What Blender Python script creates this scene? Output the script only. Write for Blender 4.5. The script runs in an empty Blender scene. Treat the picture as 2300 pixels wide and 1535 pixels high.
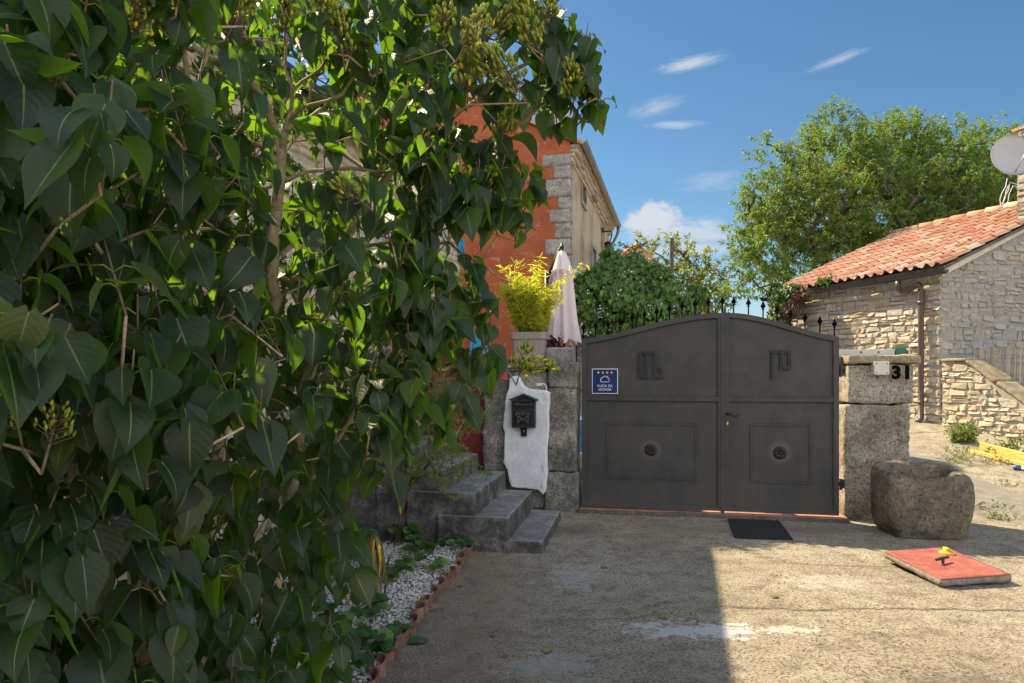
import bpy, bmesh, math, random
import numpy as np
from mathutils import Vector, noise as mnoise

sc = bpy.context.scene
# ------------------------------------------------------------------ camera, sky, sun, exposure
cam_d = bpy.data.cameras.new("camera"); cam = bpy.data.objects.new("camera", cam_d)
sc.collection.objects.link(cam); sc.camera = cam
cam.location = (0, 0, 1.49); cam.rotation_euler = (math.radians(90), 0, 0)
cam_d.sensor_width = 36; cam_d.lens = 24.0; cam_d.shift_y = 73 / 2300
cam_d.clip_start = 0.05; cam_d.clip_end = 3000
SUN_EL = math.radians(45.5); SUN_H = Vector((-0.715, 0.70, 0)).normalized()
SUN_DIR = Vector((SUN_H.x * math.cos(SUN_EL), SUN_H.y * math.cos(SUN_EL), math.sin(SUN_EL)))
sun_d = bpy.data.lights.new("sun", 'SUN'); sun = bpy.data.objects.new("sun", sun_d)
sc.collection.objects.link(sun); sun.rotation_euler = (-SUN_DIR).to_track_quat('-Z', 'Y').to_euler()
sun_d.energy = 5.0; sun_d.angle = math.radians(0.5); sun_d.color = (1.0, 0.83, 0.55)
sc.view_settings.view_transform = 'Standard'; sc.view_settings.look = 'None'
sc.view_settings.exposure = 1.18; sc.view_settings.gamma = 1.0
w = bpy.data.worlds.new("World"); sc.world = w; w.use_nodes = True
wt = w.node_tree; wt.nodes.clear()
def wn(t, **k):
    n = wt.nodes.new(t)
    for a, v in k.items(): setattr(n, a, v)
    return n
def wm(op, a, b=None, c=None):
    n = wn('ShaderNodeMath', operation=op)
    for i, v in enumerate((a, b, c)):
        if v is None: continue
        if isinstance(v, (int, float)): n.inputs[i].default_value = v
        else: wt.links.new(v, n.inputs[i])
    return n.outputs[0]
sky = wn('ShaderNodeTexSky', sky_type='NISHITA'); sky.sun_disc = False
sky.sun_elevation = SUN_EL; sky.sun_rotation = math.atan2(SUN_H.x, SUN_H.y)
sky.air_density = 1.0; sky.dust_density = 0.35; sky.ozone_density = 2.0; sky.altitude = 200
hs = wn('ShaderNodeHueSaturation'); hs.inputs['Saturation'].default_value = 1.2; hs.inputs['Hue'].default_value = 0.492
wt.links.new(sky.outputs[0], hs.inputs['Color'])
tc = wn('ShaderNodeTexCoord'); sp = wn('ShaderNodeSeparateXYZ'); wt.links.new(tc.outputs['Generated'], sp.inputs[0])
yc = wm('MAXIMUM', sp.outputs[1], 0.02)
gx = wm('DIVIDE', sp.outputs[0], yc); gz_ = wm('DIVIDE', sp.outputs[2], yc)
front = wm('GREATER_THAN', sp.outputs[1], 0.05)
def cloud(cx, cz, rx, rz, rot, sx, sz, lo, hi, amt, rough=0.6, seed=0.0, dist=0.0, edge=0.55):
    ca, sa = math.cos(rot), math.sin(rot)
    dx = wm('SUBTRACT', gx, cx); dz = wm('SUBTRACT', gz_, cz)
    u = wm('ADD', wm('MULTIPLY', dx, ca), wm('MULTIPLY', dz, sa)); v = wm('SUBTRACT', wm('MULTIPLY', dz, ca), wm('MULTIPLY', dx, sa))
    r = wm('SQRT', wm('ADD', wm('POWER', wm('ABSOLUTE', wm('DIVIDE', u, rx)), 2), wm('POWER', wm('ABSOLUTE', wm('DIVIDE', v, rz)), 2)))
    cb = wn('ShaderNodeCombineXYZ'); wt.links.new(wm('MULTIPLY', u, sx), cb.inputs[0]); wt.links.new(wm('MULTIPLY', v, sz), cb.inputs[1]); cb.inputs[2].default_value = seed
    nz = wn('ShaderNodeTexNoise'); nz.inputs['Scale'].default_value = 1; nz.inputs['Detail'].default_value = 13; nz.inputs['Roughness'].default_value = rough; nz.inputs['Distortion'].default_value = dist
    wt.links.new(cb.outputs[0], nz.inputs['Vector'])
    f = wm('SUBTRACT', nz.outputs[0], wm('MULTIPLY', r, edge))
    mr = wn('ShaderNodeMapRange', interpolation_type='SMOOTHSTEP'); wt.links.new(f, mr.inputs[0])
    mr.inputs[1].default_value = lo; mr.inputs[2].default_value = hi; mr.inputs[3].default_value = 0; mr.inputs[4].default_value = amt
    return mr.outputs[0]
cl = [cloud(0.258, 0.206, 0.13, 0.028, 0.0, 20, 55, 0.02, 0.36, .75, .68, 1.3, .5),
      cloud(0.207, 0.226, 0.052, 0.030, 0.0, 34, 40, -0.04, 0.22, .95, .66, 7.7, .3),
      cloud(0.265, 0.182, 0.10, 0.014, 0.0, 18, 60, 0.0, 0.3, .7, .65, 4.1, .3),
      cloud(0.262, 0.455, 0.075, 0.016, 0.22, 12, 90, 0.04, 0.55, .8, .74, 3.3, .9),
      cloud(0.480, 0.462, 0.085, 0.012, 0.36, 10, 110, 0.08, 0.65, .65, .74, 5.9, .9),
      cloud(0.210, 0.390, 0.07, 0.020, 0.3, 14, 70, 0.05, 0.6, .5, .74, 9.1, .9),
      cloud(0.240, 0.366, 0.06, 0.010, 0.0, 14, 90, 0.05, 0.45, .5, .7, 2.2, .6),
      cloud(0.300, 0.285, 0.10, 0.03, 0.1, 12, 50, 0.12, 0.5, .3, .7, 6.6, .6)]
acc = cl[0]
for c in cl[1:]: acc = wm('SUBTRACT', 1.0, wm('MULTIPLY', wm('SUBTRACT', 1.0, acc), wm('SUBTRACT', 1.0, c)))
acc = wm('MULTIPLY', acc, front)
# unseen bright clouds added behind the camera as soft fill light
nb = wn('ShaderNodeTexNoise'); nb.inputs['Scale'].default_value = 1.7; nb.inputs['Detail'].default_value = 7; nb.inputs['Roughness'].default_value = .55; wt.links.new(tc.outputs['Generated'], nb.inputs['Vector'])
mb_ = wn('ShaderNodeMapRange', interpolation_type='SMOOTHSTEP'); wt.links.new(nb.outputs[0], mb_.inputs[0]); mb_.inputs[1].default_value = .38; mb_.inputs[2].default_value = .56
mk = wn('ShaderNodeMapRange', interpolation_type='SMOOTHSTEP'); wt.links.new(sp.outputs[1], mk.inputs[0]); mk.inputs[1].default_value = .12; mk.inputs[2].default_value = -.25
rear_fill = wm('MULTIPLY', mb_.outputs[0], mk.outputs[0])
mx = wn('ShaderNodeMix', data_type='RGBA'); wt.links.new(acc, mx.inputs[0]); wt.links.new(hs.outputs[0], mx.inputs[6]); mx.inputs[7].default_value = (5.6, 5.9, 6.4, 1)
mx2 = wn('ShaderNodeMix', data_type='RGBA'); wt.links.new(rear_fill, mx2.inputs[0]); wt.links.new(mx.outputs[2], mx2.inputs[6]); mx2.inputs[7].default_value = (14.5, 15.0, 15.8, 1)
bg = wn('ShaderNodeBackground'); bg.inputs[1].default_value = 0.055; wo = wn('ShaderNodeOutputWorld')
wt.links.new(mx2.outputs[2], bg.inputs[0]); wt.links.new(bg.outputs[0], wo.inputs[0])

R = random.Random(7)
F, CX, HZ, CH = 2300 * 24 / 36, 1150, 840, 1.49
def at(px, py, d): return Vector(((px - CX) / F * d, d, CH + (HZ - py) / F * d))        # measured photo point at a known distance
def gnd(px, py, z=0.0):
    d = (CH - z) * F / (py - HZ); return Vector(((px - CX) / F * d, d, z))

# ------------------------------------------------------------------ mesh helpers
class Geo:
    def __init__(s): s.v = []; s.f = []; s.m = []; s.t = []; s.n = 0; s.uv = None
    def add(s, v, f, mi=0, t=0.5):
        o = s.n; s.v.extend([tuple(p) for p in v]); s.n += len(v)
        s.f.extend([tuple(i + o for i in q) for q in f]); s.m.extend([mi] * len(f)); s.t.extend([t] * len(f)); return o
    def box(s, O, U, V, W, mi=0, t=.5):
        O, U, V, W = map(Vector, (O, U, V, W))
        p = [O, O + U, O + U + V, O + V]; p += [q + W for q in p]
        f = [(0, 3, 2, 1), (4, 5, 6, 7), (0, 1, 5, 4), (1, 2, 6, 5), (2, 3, 7, 6), (3, 0, 4, 7)]
        if U.cross(V).dot(W) < 0: f = [q[::-1] for q in f]
        s.add(p, f, mi, t)
    def tube(s, pts, rad, n=8, mi=0, t=.5, cap=True):
        pts = [Vector(p) for p in pts]; k = len(pts)
        if not isinstance(rad, (list, tuple)): rad = [rad] * k
        v = []; ref = None
        for i, p in enumerate(pts):
            d = (pts[min(i + 1, k - 1)] - pts[max(i - 1, 0)]).normalized()
            if ref is None: ref = d.orthogonal().normalized()
            ref = (ref - d * ref.dot(d)); ref = ref.normalized() if ref.length > 1e-5 else d.orthogonal().normalized()
            b = d.cross(ref)
            for j in range(n):
                a = 2 * math.pi * j / n; v.append(p + (ref * math.cos(a) + b * math.sin(a)) * rad[i])
        f = [(i * n + j, i * n + (j + 1) % n, (i + 1) * n + (j + 1) % n, (i + 1) * n + j) for i in range(k - 1) for j in range(n)]
        if cap: f += [tuple(range(n))[::-1], tuple(range((k - 1) * n, k * n))]
        s.add(v, f, mi, t)
    def lathe(s, c, ax, prof, n=24, mi=0, t=.5):
        ax = Vector(ax).normalized(); s.tube([Vector(c) + ax * h for h, r in prof], [max(r, 1e-4) for h, r in prof], n, mi, t)
    def prism(s, poly, W, mi=0, t=.5):      # poly: list of world points (planar), W: extrusion vector
        k = len(poly); p = [Vector(q) for q in poly]; W = Vector(W)
        nrm = Vector((0, 0, 0))
        for i in range(k): nrm += p[i].cross(p[(i + 1) % k])
        if nrm.dot(W) > 0: p = p[::-1]
        v = p + [q + W for q in p]
        f = [tuple(range(k)), tuple(range(k, 2 * k))[::-1]] + [(i, i + k, (i + 1) % k + k, (i + 1) % k) for i in range(k)]
        s.add(v, f, mi, t)
def mesh(name, g, mats, smooth=False, bevel=0):
    me = bpy.data.meshes.new(name); me.from_pydata(g.v, [], g.f)
    for m in (mats if isinstance(mats, (list, tuple)) else [mats]): me.materials.append(m)
    me.polygons.foreach_set('material_index', g.m)
    a = me.attributes.new('tint', 'FLOAT', 'FACE'); a.data.foreach_set('value', g.t)
    if g.uv is not None:
        u = me.uv_layers.new(name='UVMap'); li = np.zeros(len(me.loops), np.int32); me.loops.foreach_get('vertex_index', li)
        u.data.foreach_set('uv', np.asarray(g.uv, np.float32)[li].ravel())
    if smooth: me.polygons.foreach_set('use_smooth', [True] * len(me.polygons))
    me.update(); return me
def wloc(o):
    p = Vector((0, 0, 0))
    while o is not None: p = p + o.location; o = o.parent
    return p
def link(name, me, parent=None, loc=None):
    o = bpy.data.objects.new(name, me); sc.collection.objects.link(o); o.parent = parent
    if loc is not None: o.location = loc
    return o
def shift(g, d): g.v = [(a - d.x, b - d.y, c - d.z) for a, b, c in g.v]
def bev(o, wd, seg=2):
    m = o.modifiers.new('bevel', 'BEVEL'); m.width = wd; m.segments = seg; m.limit_method = 'ANGLE'; m.angle_limit = math.radians(40); return o
def part(name, g, mat, parent, smooth=False, bevel=0, label=None):
    shift(g, wloc(parent)); o = link(name, mesh(name, g, mat, smooth), parent)
    if bevel: bev(o, bevel)
    if label: o['label'] = label
    return o
def tag(o, label, cat, group=None, kind=None):
    if label: o['label'] = label
    if cat: o['category'] = cat
    if group: o['group'] = group
    if kind: o['kind'] = kind
    return o
def thing(name, g, mat, label, cat, group=None, smooth=False, bevel=0, kind=None):
    a = np.array(g.v); c = Vector(((a[:, 0].min() + a[:, 0].max()) / 2, (a[:, 1].min() + a[:, 1].max()) / 2, a[:, 2].min()))
    shift(g, c); o = link(name, mesh(name, g, mat, smooth), None, c)
    if bevel: bev(o, bevel)
    return tag(o, label, cat, group, kind)
def empty(name, loc, label, cat, group=None):
    o = bpy.data.objects.new(name, None); sc.collection.objects.link(o); o.location = loc; o.empty_display_size = .1
    return tag(o, label, cat, group)
def struct(name, g, mat, smooth=False):
    o = link(name, mesh(name, g, mat, smooth)); o['kind'] = 'structure'; return o
def fbm(p, s, oct=3): return mnoise.fractal(Vector(p) * s, 1.0, 2.1, oct, noise_basis='PERLIN_ORIGINAL')
def rough_box(g, O, U, V, W, seg, amp, sc_=6.0, rnd=.02, mi=0, t=.5, seed=0, topmi=None):
    """a hewn block: box with subdivided, rounded and noise-worn faces"""
    O, U, V, W = map(Vector, (O, U, V, W)); L = (U.length, V.length, W.length)
    n = [max(2, int(l / seg)) for l in L]; idx = {}; vs = []; fs = []
    def vid(i, j, k):
        q = (i, j, k)
        if q in idx: return idx[q]
        a, b, c = i / n[0], j / n[1], k / n[2]
        loc = [a * L[0], b * L[1], c * L[2]]; core = [min(max(loc[m], rnd), L[m] - rnd) for m in range(3)]
        d = Vector([loc[m] - core[m] for m in range(3)])
        if d.length > 1e-6: d = d.normalized() * min(rnd, d.length)
        pl = [core[m] + d[m] for m in range(3)]
        p = O + U * (pl[0] / L[0]) + V * (pl[1] / L[1]) + W * (pl[2] / L[2])
        ctr = O + (U + V + W) * .5; out = (p - ctr).normalized(); off = Vector((seed * 3.1, seed * 1.7, seed))
        nd = Vector((0, 0, 0))
        for m, (A, x) in enumerate(((U, a), (V, b), (W, c))):
            if x < .001: nd -= A.normalized()
            elif x > .999: nd += A.normalized()
        nd = nd.normalized() if nd.length else out
        p = p + nd * (fbm(p + off, sc_, 4) * amp + fbm(p + off, sc_ * .25, 2) * amp * 1.2)
        idx[q] = len(vs); vs.append(p); return idx[q]
    rng = [(0, 1, 2), (1, 2, 0), (2, 0, 1)]
    for (a, b, c) in rng:
        for side in (0, n[c]):
            for i in range(n[a]):
                for j in range(n[b]):
                    q = []
                    for (di, dj) in ((0, 0), (1, 0), (1, 1), (0, 1)):
                        k = [0, 0, 0]; k[a] = i + di; k[b] = j + dj; k[c] = side; q.append(vid(*k))
                    fs.append(tuple(q) if side else tuple(q[::-1]))
    if U.cross(V).dot(W) < 0: fs = [q[::-1] for q in fs]
    g.add(vs, fs, mi, t)
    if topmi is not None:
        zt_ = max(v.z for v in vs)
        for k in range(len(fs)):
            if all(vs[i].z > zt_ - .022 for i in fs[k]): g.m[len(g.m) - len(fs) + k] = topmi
def text_geo(g, body, size, O, U, V, depth, center=True, mi=0, bold=0.0, mono=None):
    cu = bpy.data.curves.new('lettering', 'FONT'); cu.body = body; cu.size = size; cu.extrude = depth / 2; cu.offset = bold
    if center: cu.align_x = 'CENTER'; cu.align_y = 'CENTER'
    cu.resolution_u = 3; o = bpy.data.objects.new('lettering', cu); sc.collection.objects.link(o)
    bpy.context.view_layer.update()
    me = bpy.data.meshes.new_from_object(o.evaluated_get(bpy.context.evaluated_depsgraph_get()))
    N = Vector(U).cross(Vector(V)); O = Vector(O)
    g.add([O + Vector(U) * v.co.x + Vector(V) * v.co.y + N * (v.co.z + depth / 2) for v in me.vertices], [tuple(p.vertices) for p in me.polygons], mi)
    bpy.data.objects.remove(o); bpy.data.curves.remove(cu); bpy.data.meshes.remove(me)

# ------------------------------------------------------------------ materials
class Mat:
    def __init__(s, name):
        s.m = bpy.data.materials.new(name); s.m.use_nodes = True; s.t = s.m.node_tree; s.b = s.t.nodes['Principled BSDF']; s.out = s.t.nodes['Material Output']
        s.geo = s.n('ShaderNodeNewGeometry'); s.pos = s.geo.outputs['Position']
    def n(s, t, **k):
        x = s.t.nodes.new(t)
        for a, v in k.items(): setattr(x, a, v)
        return x
    def put(s, sock, v):
        if isinstance(v, (int, float)): sock.default_value = v
        elif isinstance(v, (tuple, list)): sock.default_value = tuple(v) + ((1,) if len(v) == 3 and sock.type == 'RGBA' else ())
        else: s.t.links.new(v, sock)
    def mul(s, vec, xyz):
        x = s.n('ShaderNodeVectorMath', operation='MULTIPLY'); s.put(x.inputs[0], vec); x.inputs[1].default_value = xyz; return x.outputs[0]
    def noise(s, scale, detail=6, rough=.6, vec=None, dist=0):
        x = s.n('ShaderNodeTexNoise'); x.inputs['Scale'].default_value = scale; x.inputs['Detail'].default_value = detail; x.inputs['Roughness'].default_value = rough; x.inputs['Distortion'].default_value = dist
        s.put(x.inputs['Vector'], vec if vec is not None else s.pos); return x.outputs[0]
    def vor(s, scale, feature='F1', vec=None, out='Distance'):
        x = s.n('ShaderNodeTexVoronoi', feature=feature); x.inputs['Scale'].default_value = scale
        s.put(x.inputs['Vector'], vec if vec is not None else s.pos); return x.outputs[out]
    def ramp(s, fac, stops, interp='LINEAR'):
        x = s.n('ShaderNodeValToRGB'); x.color_ramp.interpolation = interp; e = x.color_ramp.elements
        while len(e) < len(stops): e.new(.5)
        for i, (p, c) in enumerate(stops):
            e[i].position = p; e[i].color = (c, c, c, 1) if isinstance(c, (int, float)) else tuple(c) + (1,)
        s.put(x.inputs[0], fac); return x.outputs[0]
    def mix(s, fac, a, b, mode='MIX'):
        x = s.n('ShaderNodeMix', data_type='RGBA', blend_type=mode); s.put(x.inputs[0], fac); s.put(x.inputs[6], a); s.put(x.inputs[7], b); return x.outputs[2]
    def math(s, op, a, b=0.0, c=None):
        x = s.n('ShaderNodeMath', operation=op); s.put(x.inputs[0], a); s.put(x.inputs[1], b)
        if c is not None: s.put(x.inputs[2], c)
        return x.outputs[0]
    def attr(s, name='tint'): return s.n('ShaderNodeAttribute', attribute_name=name).outputs['Fac']
    def bump(s, h, strength, dist=.02, prev=None):
        x = s.n('ShaderNodeBump'); x.inputs['Strength'].default_value = strength; x.inputs['Distance'].default_value = dist; s.put(x.inputs['Height'], h)
        if prev is not None: s.put(x.inputs['Normal'], prev)
        s.t.links.new(x.outputs[0], s.b.inputs['Normal']); return x.outputs[0]
    def fin(s, col, rough=.8, metal=0.0, spec=None):
        s.put(s.b.inputs['Base Color'], col); s.put(s.b.inputs['Roughness'], rough); s.b.inputs['Metallic'].default_value = metal
        if spec is not None: s.b.inputs['Specular IOR Level'].default_value = spec
        return s.m
    def translucent(s, col, fac):
        tr = s.n('ShaderNodeBsdfTranslucent'); s.put(tr.inputs['Color'], col); mx = s.n('ShaderNodeMixShader'); mx.inputs[0].default_value = fac
        s.t.links.new(s.b.outputs[0], mx.inputs[1]); s.t.links.new(tr.outputs[0], mx.inputs[2]); s.t.links.new(mx.outputs[0], s.out.inputs[0])
def paint(name, col, rough=.5, var=.15, scale=9, bump=.0, metal=0.0, dirt=None):
    a = Mat(name); n = a.noise(scale, 5, .65)
    c = a.mix(a.ramp(n, [(.3, 0.0), (.75, 1.0)]), tuple(x * (1 - var) for x in col), tuple(min(1, x * (1 + var)) for x in col))
    if dirt: c = a.mix(a.ramp(a.noise(scale * 2.3, 8, .75), [(.55, 0.0), (.75, dirt[1])]), c, dirt[0])
    if bump: a.bump(a.noise(scale * 14, 4), bump, .004)
    return a.fin(c, rough, metal)
def rock(name, cols, scale=2.5, speck=.5, speck_scale=60, bump=.6, bscale=30, bdist=.02, tint=None, rough=.9, specks_dark=(.05, .05, .045), hair=0):
    a = Mat(name); n = a.noise(scale, 8, .68)
    c = a.ramp(n, cols)
    if tint: c = a.mix(tint[0], c, a.ramp(a.attr(), tint[1]))
    if speck: c = a.mix(a.ramp(a.noise(speck_scale, 3, .7), [(.50, 0.0), (.66, speck)]), c, specks_dark)
    c = a.mix(a.ramp(a.noise(speck_scale * .45, 5, .7), [(.5, 0.0), (.7, .35)]), c, tuple(min(1, x * 1.5) for x in cols[-1][1]))
    a.bump(a.noise(bscale, 7, .7), bump, bdist)
    return a.fin(c, rough, spec=.25)
M = {}
M['block'] = rock('pitted limestone', [(.32, (.10, .095, .088)), (.5, (.24, .225, .195)), (.64, (.44, .41, .36))], 3.0, .95, 55, 1.0, 46, .03)
M['warm_block'] = rock('warm limestone', [(.30, (.15, .13, .105)), (.48, (.32, .285, .225)), (.64, (.52, .47, .38))], 2.4, .97, 52, 1.0, 44, .03)
M['cap'] = rock('stained limestone', [(.3, (.16, .12, .07)), (.5, (.30, .24, .16)), (.68, (.42, .37, .28))], 5.0, .5, 50, .8, 36, .02)
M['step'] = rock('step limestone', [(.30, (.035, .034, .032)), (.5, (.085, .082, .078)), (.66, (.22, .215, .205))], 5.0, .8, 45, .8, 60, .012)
M['tread'] = rock('worn skylit tread', [(.30, (.13, .13, .13)), (.5, (.22, .22, .218)), (.68, (.36, .36, .355))], 5.0, .5, 60, .7, 60, .010)  # step tops paler than risers: sky light painted into the colour, plus wear
M['trough'] = rock('weathered trough', [(.28, (.065, .06, .052)), (.43, (.18, .158, .128)), (.57, (.31, .26, .18)), (.72, (.44, .34, .19))], 5.0, .9, 40, 1.0, 40, .045)
STP = [(0.0, (.40, .34, .25)), (.2, (.54, .47, .35)), (.4, (.64, .57, .45)), (.55, (.48, .43, .34)), (.7, (.58, .46, .28)), (.85, (.52, .33, .16)), (1.0, (.70, .64, .53))]
M['rubble'] = rock('rubble stone', [(.3, (.34, .31, .26)), (.5, (.48, .44, .36)), (.7, (.60, .56, .48))], 5.0, .25, 40, .8, 22, .03, (.6, STP), specks_dark=(.16, .13, .10))
STG = [(0.0, (.27, .26, .24)), (.25, (.36, .34, .30)), (.45, (.43, .41, .37)), (.6, (.33, .32, .30)), (.75, (.42, .37, .28)), (.9, (.42, .31, .19)), (1.0, (.48, .46, .42))]
M['rubble_grey'] = rock('grey rubble stone', [(.3, (.28, .265, .24)), (.5, (.38, .36, .32)), (.7, (.48, .46, .42))], 5.0, .3, 40, .8, 22, .03, (.6, STG), specks_dark=(.13, .12, .10))
M['mortar'] = rock('mortar', [(.3, (.26, .24, .20)), (.6, (.38, .35, .29)), (.8, (.46, .43, .36))], 7, .2, 80, .6, 60, .01)
M['mortar_grey'] = rock('grey mortar', [(.3, (.24, .235, .22)), (.6, (.33, .325, .30)), (.8, (.40, .39, .37))], 7, .2, 80, .6, 60, .01)
M['quoin'] = rock('quoin stone', [(.3, (.17, .165, .155)), (.5, (.30, .285, .26)), (.7, (.44, .42, .38))], 4, .7, 26, .8, 30, .02, specks_dark=(.09, .09, .095))
def gate_mat(spots):
    a = Mat('gate paint'); n = a.noise(5, 6, .7)
    c = a.mix(a.ramp(n, [(.3, 0.0), (.7, 1.0)]), (.034, .034, .035), (.066, .062, .058))
    st = a.noise(1, 5, .6, a.mul(a.pos, (3, 3, .9)))
    c = a.mix(a.ramp(st, [(.48, 0.0), (.7, .4)]), c, (.075, .068, .060))
    sz = a.n('ShaderNodeSeparateXYZ'); a.put(sz.inputs[0], a.pos); low = a.math('ADD', a.math('MULTIPLY', a.math('SUBTRACT', .42, sz.outputs[2]), 1.3), a.math('MULTIPLY', a.math('SUBTRACT', st, .5), 1.4))
    c = a.mix(a.ramp(low, [(.05, 0.0), (.6, .65)]), c, (.105, .088, .072))
    c = a.mix(a.ramp(a.noise(24, 6, .8), [(.66, 0.0), (.70, .6)]), c, (.085, .055, .040))
    c = a.mix(a.ramp(a.noise(70, 2, .5), [(.72, 0.0), (.76, .5)]), c, (.20, .18, .16))
    for sp_ in spots:
        dv = a.n('ShaderNodeVectorMath', operation='DISTANCE'); a.put(dv.inputs[0], a.pos); dv.inputs[1].default_value = tuple(sp_)
        c = a.mix(a.ramp(a.math('ADD', dv.outputs['Value'], a.math('MULTIPLY', a.math('SUBTRACT', n, .5), .08)), [(.075, .8), (.135, 0.0)]), c, (.115, .098, .084))
    a.bump(a.noise(160, 3, .6), .25, .002); return a.fin(c, .52, 0, .4)
M['emblem'] = paint('emblem paint', (.030, .029, .029), .5, .2, 12, .2); M['numeral'] = paint('numeral black', (.004, .004, .004), .9, .1); M['numeral'].node_tree.nodes['Principled BSDF'].inputs['Specular IOR Level'].default_value = .05; M['iron'] = paint('wrought iron', (.022, .022, .024), .45, .3, 20, .3)
M['iron_grey'] = paint('grey iron', (.045, .046, .050), .5, .25, 20, .3)
M['black'] = paint('black metal', (.010, .010, .011), .38, .3, 30, .2)
M['brass'] = paint('brass', (.60, .45, .16), .3, .2, 30, 0, 1.0)
M['rust'] = paint('rust', (.20, .055, .025), .85, .4, 30, .5)
M['zinc'] = paint('galvanised steel', (.45, .46, .47), .45, .2, 14, .1, .6)
M['white_trim'] = paint('white', (.75, .76, .78), .5, .05)
def whitewash():
    a = Mat('whitewash'); c = a.mix(a.ramp(a.noise(9, 6, .7), [(.35, 0.0), (.7, 1.0)]), (.64, .66, .70), (.80, .81, .83)); c = a.mix(a.ramp(a.noise(4, 8, .75), [(.56, 0.0), (.72, .28)]), c, (.42, .41, .38))
    b = a.bump(a.noise(30, 6, .7), .7, .012); a.bump(a.noise(120, 3), .4, .004, b); return a.fin(c, .75)
M['whitewash'] = whitewash()
M['blue_sign'] = paint('blue enamel', (.008, .028, .13), .25, .1); M['star'] = paint('yellow', (.85, .58, .03), .4, .03); M['sign_white'] = paint('sign white', (.82, .84, .86), .4, .03)
M['box_beige'] = paint('beige plastic', (.60, .57, .46), .45, .06, 6, 0, 0, ((.35, .33, .25), .4)); M['green_plastic'] = paint('green plastic', (.012, .13, .075), .4, .15)
M['beam'] = paint('galvanised beam', (.50, .50, .46), .55, .12, 8, .1, .25, ((.30, .22, .14), .3))
M['brown_metal'] = paint('brown gutter', (.10, .062, .055), .4, .12, 12); M['dark_gutter'] = paint('dark gutter', (.028, .026, .028), .35, .2, 12)
M['pipe'] = paint('brown downpipe', (.095, .062, .054), .42, .08, 6)
M['tile_floor'] = paint('terracotta paving', (.40, .20, .13), .7, .25, 12, .3); M['tile_edge'] = rock('threshold edge', [(.3, (.07, .05, .04)), (.6, (.15, .11, .09)), (.8, (.25, .20, .16))], 9, .5, 60)
M['rubber'] = paint('rubber mat', (.014, .014, .017), .75, .3, 40, .6, 0, ((.06, .06, .065), .5))
M['bark'] = rock('lilac bark', [(.3, (.30, .21, .13)), (.5, (.47, .35, .23)), (.7, (.60, .48, .34))], 14, .45, 90, .6, 60, .01)
M['bark_dark'] = rock('dark bark', [(.3, (.045, .035, .028)), (.5, (.10, .078, .06)), (.7, (.17, .14, .11))], 10, .4, 60, .8, 40, .02)
M['twig'] = rock('twig bark', [(.3, (.10, .065, .035)), (.5, (.17, .115, .065)), (.7, (.26, .19, .11))], 20, .3, 120, .5, 90, .004)
def leaf_mat(name, top_lo, top_hi, under, trans, tf=.4, rough=.42, vein=None, spec=.5):
    a = Mat(name); tv = a.attr()
    c = a.ramp(tv, [(0.0, top_lo), (.93, top_hi), (1.0, tuple(x * y for x, y in zip(top_hi, (3.2, 2.0, 1.0))))])
    tcol = a.mix(.5, a.mix(tv, tuple(x * .75 for x in trans), trans), trans)
    if vein:
        uv = a.n('ShaderNodeUVMap').outputs[0]; sx = a.n('ShaderNodeSeparateXYZ'); a.put(sx.inputs[0], uv); u, v = sx.outputs[0], sx.outputs[1]
        au = a.math('ABSOLUTE', u)
        mid = a.math('SUBTRACT', 1.0, a.math('MULTIPLY', au, 1 / .055)); mid = a.math('MAXIMUM', mid, 0.0)
        ph = a.math('FRACT', a.math('MULTIPLY', a.math('SUBTRACT', v, a.math('MULTIPLY', a.math('POWER', au, 1.25), .30)), 7.5))
        side = a.math('ABSOLUTE', a.math('SUBTRACT', ph, .5)); sline = a.ramp(side, [(0.0, 1.0), (.08, 0.0)])
        fine = a.vor(26, 'DISTANCE_TO_EDGE', uv)
        c = a.mix(a.math('MULTIPLY', sline, .22), c, vein); c = a.mix(a.math('MULTIPLY', mid, .85), c, tuple(min(1, x * 1.8) for x in vein))
        tcol = a.mix(a.math('MULTIPLY', sline, .35), tcol, tuple(x * .5 for x in trans))
        h = a.math('ADD', a.math('ADD', a.math('MULTIPLY', side, 1.2), a.math('MULTIPLY', mid, -.7)), a.ramp(fine, [(0.0, 0.0), (.12, .22)]))
        a.bump(h, .28, .003)
    c = a.mix(a.ramp(a.noise(28, 4, .7), [(.35, .35), (.7, 0.0)]), c, tuple(x * .7 for x in top_lo))
    if vein: c = a.mix(a.ramp(a.noise(75, 2, .5), [(.74, 0.0), (.78, .6)]), c, (.22, .15, .06))
    c = a.mix(a.geo.outputs['Backfacing'], c, under)
    a.fin(c, rough, 0, spec); a.translucent(tcol, tf); return a.m
M['lilac'] = leaf_mat('lilac leaf', (.010, .020, .013), (.023, .042, .019), (.075, .115, .055), (.28, .55, .015), .36, .46, (.15, .22, .07), .5)
M['petiole'] = leaf_mat('petiole', (.20, .26, .05), (.30, .36, .08), (.22, .28, .06), (.4, .55, .05), .3, .5)
M['capsule'] = leaf_mat('lilac capsule', (.21, .25, .022), (.40, .43, .045), (.2, .24, .04), (.5, .6, .05), .25, .5)
M['almond'] = leaf_mat('almond leaf', (.075, .115, .02), (.22, .27, .045), (.12, .16, .06), (.30, .48, .03), .38, .5)
M['vine'] = leaf_mat('vine leaf', (.045, .11, .022), (.13, .24, .045), (.09, .14, .06), (.18, .42, .03), .3, .5)
M['fig'] = leaf_mat('thin tree leaf', (.07, .10, .02), (.16, .19, .035), (.14, .17, .05), (.45, .52, .04), .4, .5)
M['bamboo'] = leaf_mat('bamboo leaf', (.20, .28, .03), (.48, .50, .05), (.42, .45, .06), (.85, .85, .05), .5, .5)
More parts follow.
